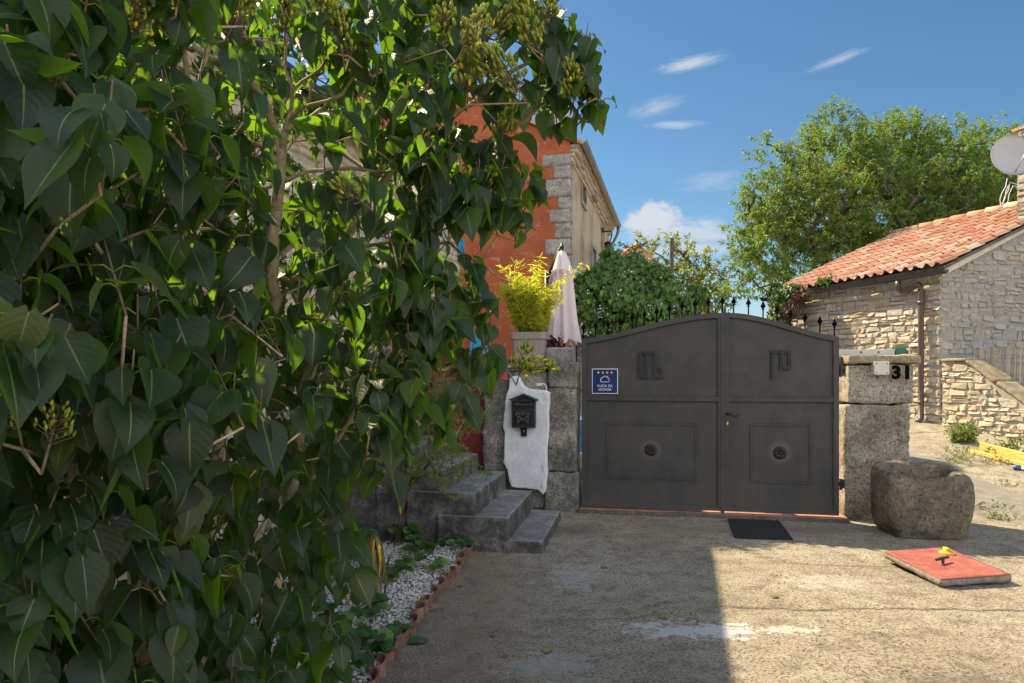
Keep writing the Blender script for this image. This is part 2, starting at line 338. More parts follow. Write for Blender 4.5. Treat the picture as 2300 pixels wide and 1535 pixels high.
M['feather'] = leaf_mat('feathery leaf', (.10, .17, .03), (.20, .29, .05), (.16, .22, .06), (.35, .5, .05), .4, .5)
M['straw'] = leaf_mat('strawberry leaf', (.028, .08, .022), (.075, .16, .04), (.07, .12, .05), (.2, .4, .04), .3, .5)
M['wilt'] = leaf_mat('wilted leaf', (.22, .13, .05), (.36, .34, .06), (.30, .22, .07), (.4, .4, .06), .3, .6)
M['dry'] = leaf_mat('dry leaf', (.14, .08, .035), (.40, .28, .06), (.22, .15, .06), (.3, .2, .05), .2, .7)
M['ivy'] = leaf_mat('ivy leaf', (.03, .07, .018), (.07, .13, .03), (.08, .12, .05), (.2, .35, .03), .25, .5)
M['ivy_dry'] = leaf_mat('dry ivy', (.10, .045, .028), (.19, .10, .055), (.14, .08, .05), (.2, .1, .05), .15, .7)
M['burgundy'] = leaf_mat('burgundy leaf', (.06, .008, .018), (.13, .015, .035), (.1, .02, .03), (.3, .02, .06), .3, .5)
M['flower'] = paint('white blossom', (.72, .74, .60), .7, .05); M['redflower'] = paint('red petal', (.55, .01, .02), .5, .1)
M['weed'] = leaf_mat('weed', (.06, .10, .02), (.15, .20, .04), (.12, .16, .05), (.3, .4, .05), .3, .5)
M['maroon'] = paint('maroon plaster', (.16, .022, .025), .85, .2, 6, .8); 
def red_plaster():
    a = Mat('red plaster'); c = a.mix(a.ramp(a.noise(1.6, 7, .7), [(.3, 0.0), (.72, 1.0)]), (.25, .058, .022), (.44, .125, .045))
    c = a.mix(a.ramp(a.noise(5, 8, .75), [(.58, 0.0), (.68, .8)]), c, (.54, .34, .24))
    c = a.mix(a.ramp(a.noise(16, 6, .7), [(.55, 0.0), (.7, .35)]), c, (.24, .05, .02))
    a.bump(a.noise(14, 7, .7), .7, .03); return a.fin(c, .9)
M['red'] = red_plaster()
def peel():
    a = Mat('peeling plaster'); n = a.noise(1.1, 8, .7, a.mul(a.pos, (1, 1, .55)))
    c = a.ramp(n, [(.32, (.20, .16, .11)), (.45, (.38, .31, .22)), (.56, (.50, .43, .33)), (.70, (.60, .57, .52))])
    sz = a.n('ShaderNodeSeparateXYZ'); a.put(sz.inputs[0], a.pos)
    low = a.math('ADD', a.math('MULTIPLY', a.math('SUBTRACT', 4.1, sz.outputs[2]), .35), a.math('MULTIPLY', a.math('SUBTRACT', n, .5), 2.2))
    c = a.mix(a.ramp(low, [(.1, 0.0), (.5, .75)]), c, (.56, .60, .64))
    c = a.mix(a.ramp(a.noise(6, 8, .75, a.mul(a.pos, (1, 1, .35))), [(.56, 0.0), (.68, .6)]), c, (.26, .21, .16))
    b = a.bump(n, .6, .08); a.bump(a.noise(16, 7, .7), .6, .02, b); return a.fin(c, .9)
M['peel'] = peel()
M['blue_wood'] = paint('blue shutter paint', (.015, .30, .62), .5, .1, 9, .2)
M['roof'] = rock('roof tile', [(.3, (.36, .15, .09)), (.5, (.45, .22, .14)), (.72, (.55, .38, .28))], 5, .25, 60, .4, 50, .006, (.75, [(0.0, (.34, .13, .075)), (.25, (.46, .22, .14)), (.45, (.50, .26, .165)), (.62, (.54, .36, .25)), (.78, (.45, .21, .125)), (.9, (.60, .47, .36)), (1.0, (.64, .54, .43))]), .85)
M['verge'] = paint('lime verge', (.55, .50, .42), .9, .15, 8, .5)
M['pot'] = paint('taupe plastic pot', (.30, .25, .24), .55, .08, 8, .1); M['bedding'] = rock('pebble bedding', [(.3, (.10, .098, .09)), (.5, (.24, .235, .22)), (.7, (.50, .49, .47))], 60, .3, 150, .6, 90, .01); M['soil'] = rock('soil', [(.3, (.03, .022, .015)), (.6, (.07, .05, .035)), (.8, (.12, .09, .06))], 20, .2, 80, 1, 50, .02)
M['terra'] = rock('terracotta edging', [(.3, (.10, .050, .036)), (.5, (.20, .095, .066)), (.7, (.33, .20, .15))], 12, .6, 45, .5, 60, .006)
M['gravel'] = rock('white pebbles', [(.3, (.34, .33, .31)), (.5, (.50, .49, .47)), (.7, (.66, .65, .63))], 30, .15, 150, .3, 80, .004, (.5, [(0.0, (.38, .37, .35)), (.5, (.66, .65, .62)), (1.0, (.80, .79, .77))]))
M['redpaint'] = rock('red painted slab', [(.3, (.22, .058, .046)), (.5, (.30, .085, .068)), (.72, (.38, .16, .13))], 7, .25, 90, .3, 50, .004)
M['slab'] = rock('slab concrete', [(.3, (.13, .115, .095)), (.5, (.23, .205, .17)), (.7, (.34, .31, .26))], 12, .5, 70, .8, 50, .01)
M['yellow'] = paint('yellow plastic', (.75, .40, .02), .35, .08)
def timber():
    a = Mat('pine plank'); c = a.ramp(a.noise(3, 6, .65, a.mul(a.pos, (4, 4, 26))), [(.3, (.52, .30, .07)), (.5, (.66, .43, .12)), (.7, (.76, .54, .20))]); return a.fin(c, .6)
M['pine'] = timber()
M['wood'] = rock('grey wood', [(.3, (.06, .05, .042)), (.55, (.13, .11, .095)), (.75, (.22, .19, .16))], 8, .2, 60, .6, 50, .01)
M['stake'] = rock('stake wood', [(.3, (.18, .12, .07)), (.55, (.30, .21, .13)), (.75, (.42, .31, .20))], 14, .3, 60, .6, 50, .01)
def fabric():
    a = Mat('parasol cloth'); c = a.mix(a.ramp(a.noise(6, 4), [(.3, 0.0), (.7, 1.0)]), (.80, .72, .74), (.88, .81, .83)); a.fin(c, .85); a.translucent((.75, .58, .55), .3); a.bump(a.noise(20, 4), .2, .01); return a.m
M['cloth'] = fabric()
M['pool'] = paint('pool blue', (.02, .22, .48), .4, .12, 4)
M['dish'] = paint('dish grey', (.42, .40, .39), .5, .06, 5); M['cable'] = paint('white cable', (.7, .7, .68), .5, .03)
def reed():
    a = Mat('reed'); c = a.ramp(a.attr(), [(0.0, (.22, .16, .10)), (.4, (.46, .36, .24)), (.75, (.60, .50, .35)), (1.0, (.72, .62, .46))]); c = a.mix(a.ramp(a.noise(12, 4, .7), [(.5, 0.0), (.7, .4)]), c, (.10, .08, .06)); return a.fin(c, .8)
M['reed'] = reed()
M['glass'] = paint('window glass', (.02, .025, .03), .1, .2)
M['hill'] = paint('far wooded hill', (.045, .075, .05), .95, .4, .05)
def concrete():
    a = Mat('yard concrete'); sx = a.n('ShaderNodeSeparateXYZ'); a.put(sx.inputs[0], a.pos); X, Y = sx.outputs[0], sx.outputs[1]
    n1 = a.noise(1.1, 9, .72); n2 = a.noise(6, 9, .75); n3 = a.noise(62, 5, .8); n4 = a.noise(170, 2, .6); n5 = a.noise(11, 9, .78)
    c = a.ramp(n1, [(.3, (.34, .29, .22)), (.45, (.49, .42, .315)), (.60, (.61, .535, .41)), (.75, (.69, .62, .50))])
    c = a.mix(a.ramp(n2, [(.38, .7), (.52, 0.0)]), c, (.22, .18, .13))
    c = a.mix(a.ramp(n3, [(.40, .95), (.50, 0.0)]), c, (.095, .075, .055))
    c = a.mix(a.ramp(n3, [(.56, 0.0), (.66, .55)]), c, (.62, .55, .45))
    c = a.mix(a.ramp(n4, [(.60, 0.0), (.68, .7)]), c, (.74, .70, .62))
    lane = a.math('MULTIPLY', a.math('MULTIPLY', a.ramp(a.math('ADD', a.math('SUBTRACT', X, 4.3), a.math('MULTIPLY', n1, .5)), [(.2, 0.0), (.5, 1.0)]), a.ramp(a.math('ADD', a.math('SUBTRACT', 5.85, X), a.math('MULTIPLY', a.math('SUBTRACT', n2, .5), .4)), [(0.0, 0.0), (.06, 1.0)])), a.ramp(a.math('SUBTRACT', Y, 6.6), [(.2, 0.0), (.8, .85)]))
    c = a.mix(lane, c, a.mix(a.ramp(n2, [(.35, 0.0), (.65, 1.0)]), (.24, .225, .20), (.40, .375, .33)))
    # earthy left side by the bed
    left = a.math('ADD', a.math('MULTIPLY', X, -1.1), a.math('MULTIPLY', n1, 1.6))
    c = a.mix(a.ramp(left, [(.55, 0.0), (1.3, .5)]), c, (.33, .235, .17))
    def spot(cx, cy, rx, ry, col, amt, nz, lo=.1, hi=.5, w=1.0):
        dx = a.math('DIVIDE', a.math('SUBTRACT', X, cx), rx); dy = a.math('DIVIDE', a.math('SUBTRACT', Y, cy), ry)
        r = a.math('SQRT', a.math('ADD', a.math('MULTIPLY', dx, dx), a.math('MULTIPLY', dy, dy)))
        f = a.math('ADD', a.math('SUBTRACT', 1.0, r), a.math('MULTIPLY', a.math('SUBTRACT', nz, .5), 3.2 * w))
        return a.mix(a.ramp(f, [(lo, 0.0), (hi, amt)]), c, col)
    c = spot(1.08, 3.97, .46, .17, (.82, .82, .82), .95, n5, .30, .42, 1.7)
    c = spot(.85, 4.0, .35, .2, (.62, .62, .63), .45, n5, .3, .6, 1.8)
    c = spot(.45, 5.0, .25, .35, (.62, .62, .63), .5, n5, .3, .6, 1.8)
    c = spot(.20, 3.5, .35, .25, (.58, .58, .60), .5, n5, .3, .6, 1.8)
    c = spot(1.62, 3.98, .24, .08, (.80, .77, .71), .7, n5, .30, .42, 1.7); c = spot(2.3, 4.9, .5, .25, (.70, .67, .60), .5, n5, .3, .6, 1.8); c = spot(2.2, 3.3, .5, .2, (.20, .17, .13), .5, n5, .3, .7, 1.8)
    c = spot(3.1, 3.6, .5, .3, (.72, .68, .60), .5, n5, .3, .6, 1.8)
    c = spot(1.2, 6.35, .32, .05, (.36, .13, .10), .6, n2, .2, .9, .6)
    c = spot(-.1, 6.1, .3, .3, (.40, .17, .11), .35, n2, .2, .9)
    c = spot(.55, 6.5, .5, .35, (.10, .105, .085), .6, n2, .1, .9)
    c = spot(2.6, 6.55, 1.0, .35, (.15, .145, .13), .5, n2, .1, .9)
    # cracks across the slab
    def crack(y0, slope, x0, x1, wd, wob, amt=.9):
        wv = a.math('MULTIPLY', a.math('SUBTRACT', a.noise(2.2, 6, .7), .5), wob)
        dd = a.math('ABSOLUTE', a.math('ADD', a.math('SUBTRACT', a.math('SUBTRACT', Y, y0), a.math('MULTIPLY', X, slope)), wv))
        f = a.math('MULTIPLY', a.ramp(dd, [(0.0, 1.0), (wd, 0.0)]), a.ramp(n2, [(.40, 0.0), (.52, amt)]))
        f = a.math('MULTIPLY', f, a.math('MULTIPLY', a.ramp(a.math('SUBTRACT', X, x0), [(0.0, 0.0), (.3, 1.0)]), a.ramp(a.math('SUBTRACT', x1, X), [(0.0, 0.0), (.3, 1.0)])))
        return a.mix(f, c, (.045, .04, .032)), f
    c, f1 = crack(4.38, -.02, 1.2, 4.2, .03, .22); c, f2 = crack(5.5, -.07, 1.9, 3.6, .025, .18, .7); c, f3 = crack(4.1, .1, .2, 1.1, .018, .3, .6); c, f4 = crack(9.6, .25, 3.5, 9, .05, .6, .8); c, f5 = crack(8.2, .15, 3.5, 9, .04, .5, .7)
    b = a.bump(n2, .55, .05); b = a.bump(n3, .95, .030, b); a.bump(n4, .5, .008, b)
    return a.fin(c, .92, spec=.2)
M['concrete'] = concrete()

# ------------------------------------------------------------------ ground and large structure
def smooth(a, b, x): t = min(1, max(0, (x - a) / (b - a))); return t * t * (3 - 2 * t)
def gz(x, y):
    r = smooth(3.75, 5.0, x - max(0, y - 9) * .16) * max(0, min(y, 17) - 6.9) * .118
    n = (fbm((x, y, 0), .9, 3) * .012 + fbm((x, y, 3), 3.5, 3) * .006) * (1 if abs(x) < 12 and y < 14 else 0)
    return r + n
xs = sorted(set([-400, -150, -60, -25, -12, -8] + [round(-6 + .12 * i, 3) for i in range(int(16 / .12))] + [10.5, 12, 15, 25, 60, 150, 400]))
ys = sorted(set([-60, -20, -8, -4] + [round(-2 + .12 * i, 3) for i in range(int(14 / .12))] + [12.5, 13, 14, 15, 16, 17, 20, 30, 60, 150, 400, 900]))
g = Geo(); g.add([(x, y, gz(x, y)) for y in ys for x in xs], [(j * len(xs) + i, j * len(xs) + i + 1, (j + 1) * len(xs) + i + 1, (j + 1) * len(xs) + i) for j in range(len(ys) - 1) for i in range(len(xs) - 1)])
struct('ground', g, M['concrete'], True)
g = Geo(); hp = []
for i in range(81):
    a = math.radians(-62 + 124 * i / 80); hp.append((math.sin(a) * 800, math.cos(a) * 800, 26 + 26 * fbm((i * .17, 0, 0), 1, 4)))
g.add([(x, y, -5) for x, y, z in hp] + hp + [(x * 1.4, y * 1.4, -5) for x, y, z in hp], [(i, i + 1, 82 + i, 81 + i) for i in range(80)] + [(81 + i, 82 + i, 163 + i, 162 + i) for i in range(80)])
struct('hills', g, M['hill'], True)

class Frame:
    def __init__(s, O, U):
        s.O = Vector((O[0], O[1], 0)); s.U = Vector((U[0], U[1], 0)).normalized(); s.N = Vector((s.U.y, -s.U.x, 0))
    def P(s, u, n, z): return s.O + s.U * u + s.N * n + Vector((0, 0, z))
    def inv(s, px, py, n=0.0):
        r = Vector(((px - CX) / F, 1, (HZ - py) / F)); O = s.O + s.N * n; t = O.dot(s.N) / r.dot(s.N); q = r * t
        return (q - O).dot(s.U), CH + q.z
Z = Vector((0, 0, 1))
GF = Frame((.761, 7.43), (2.539, -.53))

def rubble(g, fr, u0, u1, z0, z1, inside, rs, ch=(.07, .19), wd=(.14, .44), dep=.035, quoin_u=None, gap=.012, rough=1.0):
    """individual stones of a rubble wall, each a small rounded cushion in front of the mortar face"""
    z = z0
    while z < z1:
        h = rs.uniform(*ch) * (1.5 if rs.random() < .18 else 1); u = u0; ph = rs.uniform(0, 6)
        while u < u1:
            w = rs.uniform(*wd) * (.7 + h * 2.2)
            if u == u0: w *= rs.uniform(.5, 1.1)
            if u1 - u - w < .10: w = u1 - u + .0001
            subs = [(u, z, w, h)]
            if h > .14 and rs.random() < .5: k = rs.uniform(.35, .65); subs = [(u, z, w, h * k), (u, z + h * k, w, h * (1 - k))]
            if h > .15 and len(subs) == 1 and rs.random() < .25: k = rs.uniform(.35, .65); subs = [(u, z, w * k, h), (u + w * k, z, w * (1 - k), h)]
            for (a, b, ww, hh) in subs:
                b2 = b + (math.sin(a * 1.7 + ph) * .02 + math.sin(a * 4.1 + ph * 2) * .008)
                if not inside(a + ww / 2, b2 + hh / 2): continue
                if not (inside(a + .02, b2 + .02) and inside(a + ww - .02, b2 + hh - .02) and inside(a + .02, b2 + hh - .02)):
                    a0, a1 = max(a, u0), min(a + ww, u1); ww = a1 - a0; a = a0
                    if ww < .05: continue
                    while hh > .03 and not (inside(a + .02, b2 + hh) and inside(a + ww - .02, b2 + hh)): hh -= .02
                    if hh < .04: continue
                d = dep * rs.uniform(.55, 1.25); tl = rs.uniform(-.014, .014); nx, nz = (6 if ww > .22 else 5), (5 if hh > .12 else 4)
                cj = [rs.uniform(-.02, .02) * rough for _ in range(8)]; vs = []; sd = Vector((rs.uniform(0, 50), 0, 0))
                for j in range(nz):
                    for i in range(nx):
                        s_, t_ = i / (nx - 1), j / (nz - 1)
                        s2 = .5 + .5 * math.copysign(abs(2 * s_ - 1) ** .20, 2 * s_ - 1); t2 = .5 + .5 * math.copysign(abs(2 * t_ - 1) ** .22, 2 * t_ - 1)
                        e = max(abs(2 * s2 - 1), abs(2 * t2 - 1)); brd = i in (0, nx - 1) or j in (0, nz - 1)
                        cu = (cj[0] * (1 - s2) * (1 - t2) + cj[1] * s2 * (1 - t2) + cj[2] * s2 * t2 + cj[3] * (1 - s2) * t2)
                        cz = (cj[4] * (1 - s2) * (1 - t2) + cj[5] * s2 * (1 - t2) + cj[6] * s2 * t2 + cj[7] * (1 - s2) * t2) * .6
                        corner = abs(2 * s2 - 1) * abs(2 * t2 - 1); sh = 1 - .07 * corner ** 3
                        uu = a + gap + (ww - 2 * gap) * (.5 + (s2 - .5) * sh) + cu; zz = b2 + gap * .8 + (hh - 1.6 * gap) * (.5 + (t2 - .5) * sh) + cz
                        nn = -.012 if brd else d * (1 - .10 * e ** 3) + tl * (2 * t2 - 1)
                        p = fr.P(uu, nn, zz)
                        q = fbm(p + sd, 12, 3); p = p + fr.N * (q * .022 * rough if not brd else 0) + fr.U * (fbm(p + sd, 16, 3) * .016 * rough) + Z * (fbm(p + sd * 2, 16, 3) * .013 * rough)
                        vs.append(p)
                g.add(vs, [(j * nx + i, j * nx + i + 1, (j + 1) * nx + i + 1, (j + 1) * nx + i) for j in range(nz - 1) for i in range(nx - 1)], 0, rs.random())
            u += w
        z += h

_rc = [GF.inv(1462, 1010), GF.inv(1752, 1017)]; M['gate'] = gate_mat([GF.P(u, 0, z) for u, z in _rc])
# ---- right stone cottage: facade (sunlit, faces left) and gable (faces the camera)
CC = at(2112, 900, 12.0)
CF = Frame((CC.x - 1.30, CC.y + 3.98), (1.30, -3.98)); CL = Vector((1.30, 3.98, 0)).length   # facade from far end to corner
GB = Frame((CC.x, CC.y), (3.72, 1.22))                                                                 # gable from corner to the right
EAVE = 3.36; PITCH = math.tan(math.radians(23.0)); RUN = 3.75
cot = empty('stone_cottage', (CC.x, CC.y, .5), 'low rubble stone cottage with terracotta tiled roof beside the driveway', 'house')
g = Geo(); g.prism([CF.P(0, 0, 0), CF.P(CL, 0, 0), CF.P(CL, 0, EAVE), CF.P(0, 0, EAVE)], -CF.N * .4); o = part('front_wall', g, M['mortar'], cot)
g = Geo(); rubble(g, CF, 0, CL, .3, EAVE, lambda u, z: z < EAVE - .01 and 0 < u < CL, random.Random(3), (.05, .17), (.13, .40), .022, gap=.007, rough=1.25)
part('facing_stone', g, M['rubble'], o, False)
gtop = lambda u: EAVE + PITCH * u
g = Geo(); g.prism([GB.P(0.002, 0, 0), GB.P(RUN, 0, 0), GB.P(RUN, 0, gtop(RUN) - .04), GB.P(.002, 0, EAVE - .04)], -GB.N * .4); o = part('gable_wall', g, M['mortar_grey'], cot)
g = Geo(); rubble(g, GB, 0.0, 2.12, .3, 5, lambda u, z: 0 < u < 2.11 and z < gtop(u) - .16, random.Random(5), (.05, .16), (.12, .38), .020, gap=.008, rough=1.2)
part('facing_stone', g, M['rubble_grey'], o, False)
# roof: barrel tiles in rows
SL = (GB.U + Z * PITCH).normalized(); RN = SL.cross(-CF.U) ; RN = RN if RN.z > 0 else -RN
OV = .13
ro = CF.P(-.25, 0, EAVE + .05) - GB.U * OV - Z * PITCH * OV; RW = CL + .42; RLn = (RUN + OV) / SL.dot(GB.U)
g = Geo(); g.prism([ro, ro + CF.U * RW, ro + CF.U * RW + SL * RLn, ro + SL * RLn], -RN * .05); roof = part('roof', g, M['wood'], cot)
g = Geo(); ncol = 21; cw = RW / ncol; rows = 12; rl = RLn / rows; rs = random.Random(11)
for r in range(rows):
    for c in range(ncol):
        O = ro + CF.U * (c * cw) + SL * (r * rl - .03) + RN * .012; t = rs.random(); jl = rs.uniform(-.022, .018); tw = rs.uniform(-.014, .014)
        vs = []; fs = []; n = 9
        prof = [(0, .012), (.10, .0), (.26, 0), (.38, .016), (.5, .050), (.62, .072), (.74, .066), (.88, .036), (1.0, .010)]
        for k, (ln, dz) in enumerate(((jl, .030), (rl + .05, .004))):
            for (a, h) in prof: vs.append(O + CF.U * (a * cw + tw * k) + SL * ln + RN * (h + dz))
        for (a, h) in prof: vs.append(O + CF.U * (a * cw) + SL * (jl + .002) + RN * (h + .030 - .014))
        for i in range(n - 1): fs += [(i, i + 1, n + i + 1, n + i), (2 * n + i, 2 * n + i + 1, i + 1, i)]
        g.add(vs, fs, 0, t)
part('roof_tiles', g, M['roof'], roof, False)
g = Geo(); rr = ro + SL * (RLn - .02) + RN * .05                          # ridge tiles
for i in range(11):
    a = rr + CF.U * (i * RW / 11 - .02); b = rr + CF.U * ((i + 1) * RW / 11 + .03); g.tube([a + RN * .012, b], [.10, .085], 10, 0, rs.random())
part('ridge_tiles', g, M['roof'], roof, True)
g = Geo(); a = GB.P(-.18, .16, EAVE - .14); g.prism([GB.P(-.1, .004, EAVE - .17), GB.P(2.11, .004, gtop(2.11) - .07), GB.P(2.11, .004, gtop(2.11) + .02), GB.P(-.1, .004, EAVE - .07)], GB.N * .12)
part('verge_band', g, M['verge'], roof)
g = Geo(); g0 = ro + SL * (-.05) - RN * .06
pr = [(math.cos(a) * .075, math.sin(a) * .075) for a in [math.pi + math.pi * i / 8 for i in range(9)]]
vs = []
for e in (-.03, RW + .10):
    vs += [g0 + CF.U * e - GB.U * .05 + GB.U * a + Z * b for a, b in pr] + [g0 + CF.U * e - GB.U * .05 + GB.U * a * .88 + Z * b * .88 for a, b in pr]
fs = []
for o_ in (0, 9):
    fs += [(o_ + i, o_ + i + 1, 18 + o_ + i + 1, 18 + o_ + i) for i in range(8)]
fs += [(i, i + 1, 9 + i + 1, 9 + i) for i in range(8)] + [(18 + i, 18 + i + 1, 27 + i + 1, 27 + i) for i in range(8)] + [(0, 9, 27, 18), (8, 17, 35, 26), tuple(range(18, 27))]
g.add(vs, fs)
for k in (.6, 1.5, 2.4, 3.3):
    vs2 = [g0 + CF.U * (k + e) - GB.U * .05 + GB.U * a * 1.08 + Z * b * 1.08 for e in (0, .03) for a, b in pr]; g.add(vs2, [(i, i + 1, 9 + i + 1, 9 + i) for i in range(8)])
gut = part('gutter', g, M['dark_gutter'], cot, True)
# downpipe with swan neck
dpu = CL - .42; gp = g0 + CF.U * (dpu - .02) - GB.U * .05 - Z * .07
base = CF.P(CL - .30, .10, gz(CC.x, CC.y) + .10)
pts = [gp, gp - Z * .10, gp - Z * .16 + GB.U * .02, gp - Z * .20 + GB.U * .08]
q = CF.P(CL - .30, .10, EAVE - .42)
pts += [q + Z * .16 - GB.U * .03, q + Z * .06, q, Vector((q.x, q.y, 1.4)), base, base + CF.N * .03 - Z * .04, base + CF.N * .09 - Z * .08]
g = Geo(); g.tube(pts, .048, 14)
for zz in (EAVE - .62, 1.75, .95): g.tube([Vector((q.x, q.y, zz)), Vector((q.x, q.y, zz + .06))], .055, 14)
part('downpipe', g, M['pipe'], cot, True)
# ---- taller stone building on the right edge
TB = Frame(GB.P(2.12, .05, 0)[:2], GB.U[:2]); tz = 6.05
tb = empty('stone_tower_house', TB.P(1, -.5, 0), 'taller stone building rising behind the cottage roof at the right edge', 'house')
g = Geo(); g.prism([TB.P(0, 0, 0), TB.P(2.4, 0, 0), TB.P(2.4, 0, tz), TB.P(0, 0, tz)], -TB.N * .22); o = part('wall', g, M['mortar_grey'], tb)
g = Geo(); rubble(g, TB, 0, 2.4, .3, tz, lambda u, z: 0 < u < 2.4 and z < tz, random.Random(8), (.07, .2), (.14, .4), .03)
TS = Frame(TB.P(0, -.22, 0)[:2], TB.N[:2]); rubble(g, TS, 0, .22, 3.5, tz, lambda u, z: 0 < u < .22 and z < tz, random.Random(9), (.07, .2), (.14, .4), .035)
part('facing_stone', g, M['rubble_grey'], o, False)
g = Geo(); g.box(TB.P(-.05, .05, tz), TB.U * 2.5, -TB.N * .34, Z * .05); part('coping', g, M['roof'], tb)
# satellite dish
dc = at(2276, 347, 12.15)
dsh = empty('satellite_dish', dc, 'grey satellite dish mounted on the corner of the tall stone building', 'satellite dish')
g = Geo(); nd = Vector((-.30, -1, .28)).normalized(); e1 = Vector((-nd.y, nd.x, 0)).normalized() * -1; e2 = e1.cross(nd); e2 = e2 if e2.z > 0 else -e2
vs = [dc - nd * .06]; fs = []; K = 36
for r in range(1, 7):
    for k in range(K):
        a = 2 * math.pi * k / K; q_ = r / 6; vs.append(dc + e1 * math.cos(a) * .345 * q_ + e2 * math.sin(a) * .40 * q_ - nd * .06 * (1 - q_ * q_))
for k in range(K): fs.append((0, 1 + k, 1 + (k + 1) % K))
for r in range(5):
    for k in range(K): a = 1 + r * K; fs.append((a + k, a + K + k, a + K + (k + 1) % K, a + (k + 1) % K))
g.add(vs, fs); nv = len(vs); g.add([Vector(v) - nd * .012 for v in vs], [f[::-1] for f in fs])
rim = [1 + 5 * K + k for k in range(K)]; g.f += [(rim[k], rim[(k + 1) % K], rim[(k + 1) % K] + nv, rim[k] + nv) for k in range(K)]; g.m += [0] * K; g.t += [.5] * K
part('reflector', g, M['dish'], dsh, True)
g = Geo(); fp = dc + nd * .40 - e2 * .10 - e1 * .10; g.tube([dc - e2 * .34, dc - e2 * .30 + nd * .2, fp], .012, 8); part('feed_arm', g, M['zinc'], dsh, True)
g = Geo(); g.tube([fp - nd * .02, fp + nd * .10], [.03, .024], 12); g.box(fp + nd * .06 - e2 * .05, e1 * .05, nd * .06, e2 * .05); part('receiver', g, M['white_trim'], dsh, True)
g = Geo(); mp = dc - nd * .15 + e1 * .06; g.tube([mp - Z * .42, mp + Z * .1], .022, 10); g.tube([mp - Z * .3, mp - Z * .3 + TB.U * .16 - TB.N * .05], .02, 8); g.box(mp - Z * .16 - e1 * .04, e1 * .08, nd * .06, Z * .2); part('bracket', g, M['black'], dsh)
g = Geo(); c0 = mp - Z * .35; cp = [c0 + Vector((-.14 * math.sin(i / 9 * math.pi) + .02 * math.sin(i * 1.9), -.03, -.55 * math.sin(i / 10 * math.pi * .9) + .1 * i / 10)) for i in range(11)] + [TB.P(.05, .03, dc.z - .5)]
g.tube(cp, .007, 6); g.tube([p + Vector((.06, .01, -.06)) for p in cp], .006, 6); part('cable', g, M['cable'], dsh, True)
# ---- ramp wall with sloping coping, reed screen, planks
RF = Frame(GB.P(0, .02, 0)[:2], CF.U[:2]); 
pts = [(0, .2), (2.6, .1), (2.6, .70), (2.0, 1.0)]; k0 = RF.inv(2170, 812); k1 = RF.inv(2300, 905)
sl = (k1[1] - k0[1]) / (k1[0] - k0[0]); rtop = lambda u: k0[1] if u < k0[0] else k0[1] + sl * (u - k0[0])
rw = empty('ramp_wall', RF.P(1, -.2, 0), 'sunlit rubble wall with sloping stone coping below the reed screen', 'wall')
g = Geo(); g.prism([RF.P(.02, 0, 0), RF.P(2.6, 0, 0), RF.P(2.6, 0, rtop(2.6)), RF.P(k0[0], 0, rtop(0)), RF.P(.02, 0, rtop(0))], -RF.N * .35); o = part('wall', g, M['mortar'], rw)
g = Geo(); rubble(g, RF, .02, 2.6, .2, 2, lambda u, z: .02 < u < 2.6 and z < rtop(u) - .03, random.Random(21), (.05, .15), (.10, .34), .026, gap=.007, rough=1.25); part('facing_stone', g, M['rubble'], o, False)
g = Geo(); rough_box(g, RF.P(.03, .05, rtop(0)), RF.U * (k0[0] + .02), -RF.N * .42, Z * .055, .05, .010, 9, .012)
d = (RF.U + Z * sl).normalized(); lt = (2.6 - k0[0]) / d.dot(RF.U); up = d.cross(-RF.N); up = up if up.z > 0 else -up; s0 = RF.P(k0[0], .05, rtop(k0[0]))
for i in range(4): rough_box(g, s0 + d * (lt * i / 4 + .006), d * (lt / 4 - .012), -RF.N * .44, up * .06, .05, .012, 9, .014, seed=i)
part('coping', g, M['cap'], rw, True)
rd = random.Random(2); g = Geo(); RR = Frame(RF.P(.35, -.38, 0)[:2], (RF.U * .9 + GB.U * .55)[:2])
rb = empty('reed_screen', RR.P(1, 0, 1), 'dry brown reed screen standing behind the sloping wall coping', 'screen')
for i in range(300):
    u = i * .0085 + rd.uniform(-.003, .003); zt = 1.93 + rd.uniform(-.03, .035) ; lean = rd.uniform(-.025, .025) + .04
    g.tube([RR.P(u - .05, rd.uniform(-.012, .012), .5), RR.P(u - .05 + lean, rd.uniform(-.012, .012), zt)], [.005, .0042], 5, 0, rd.random())
part('reeds', g, M['reed'], rb, True)
g = Geo()
for zz in (.9, 1.35, 1.75): g.tube([RR.P(-.05, .018, zz), RR.P(2.5, .018, zz)], .0012, 5)
part('wire', g, M['iron'], rb)
g = Geo(); a = at(2200, 993, 9.9); b = at(2330, 1020, 9.0); a.z = gz(a.x, a.y); b.z = gz(b.x, b.y); dd = (b - a)
g.box(a, dd, Vector((.05, .03, 0)) , Z * .155); thing('plank', g, M['pine'], 'wide yellow pine plank on edge at the foot of the ramp wall', 'plank', bevel=.006)
a2 = at(2172, 985, 9.85); b2 = at(2330, 1035, 8.85); a2.z = gz(a2.x, a2.y) + .005; b2.z = gz(b2.x, b2.y) + .01
g = Geo(); g.box(a2, b2 - a2, Vector((.12, .06, 0)), Z * .05); thing('plank', g, M['pine'], 'narrow yellow plank lying flat in front of the wide plank', 'plank', bevel=.005)
g = Geo(); a3 = at(2283, 1023, 8.9); a3.z = gz(a3.x, a3.y) + .03; g.tube([a3, a3 + Vector((.5, -.25, -.02))], .028, 10); g.tube([a3 - Vector((.03, -.015, 0)), a3 + Vector((.04, -.02, 0))], .036, 10, 1)
thing('pole', g, [M['white_trim'], paint('blue cap', (.02, .08, .25), .4)], 'white pole with dark blue end lying beside the planks', 'pole', smooth=True)

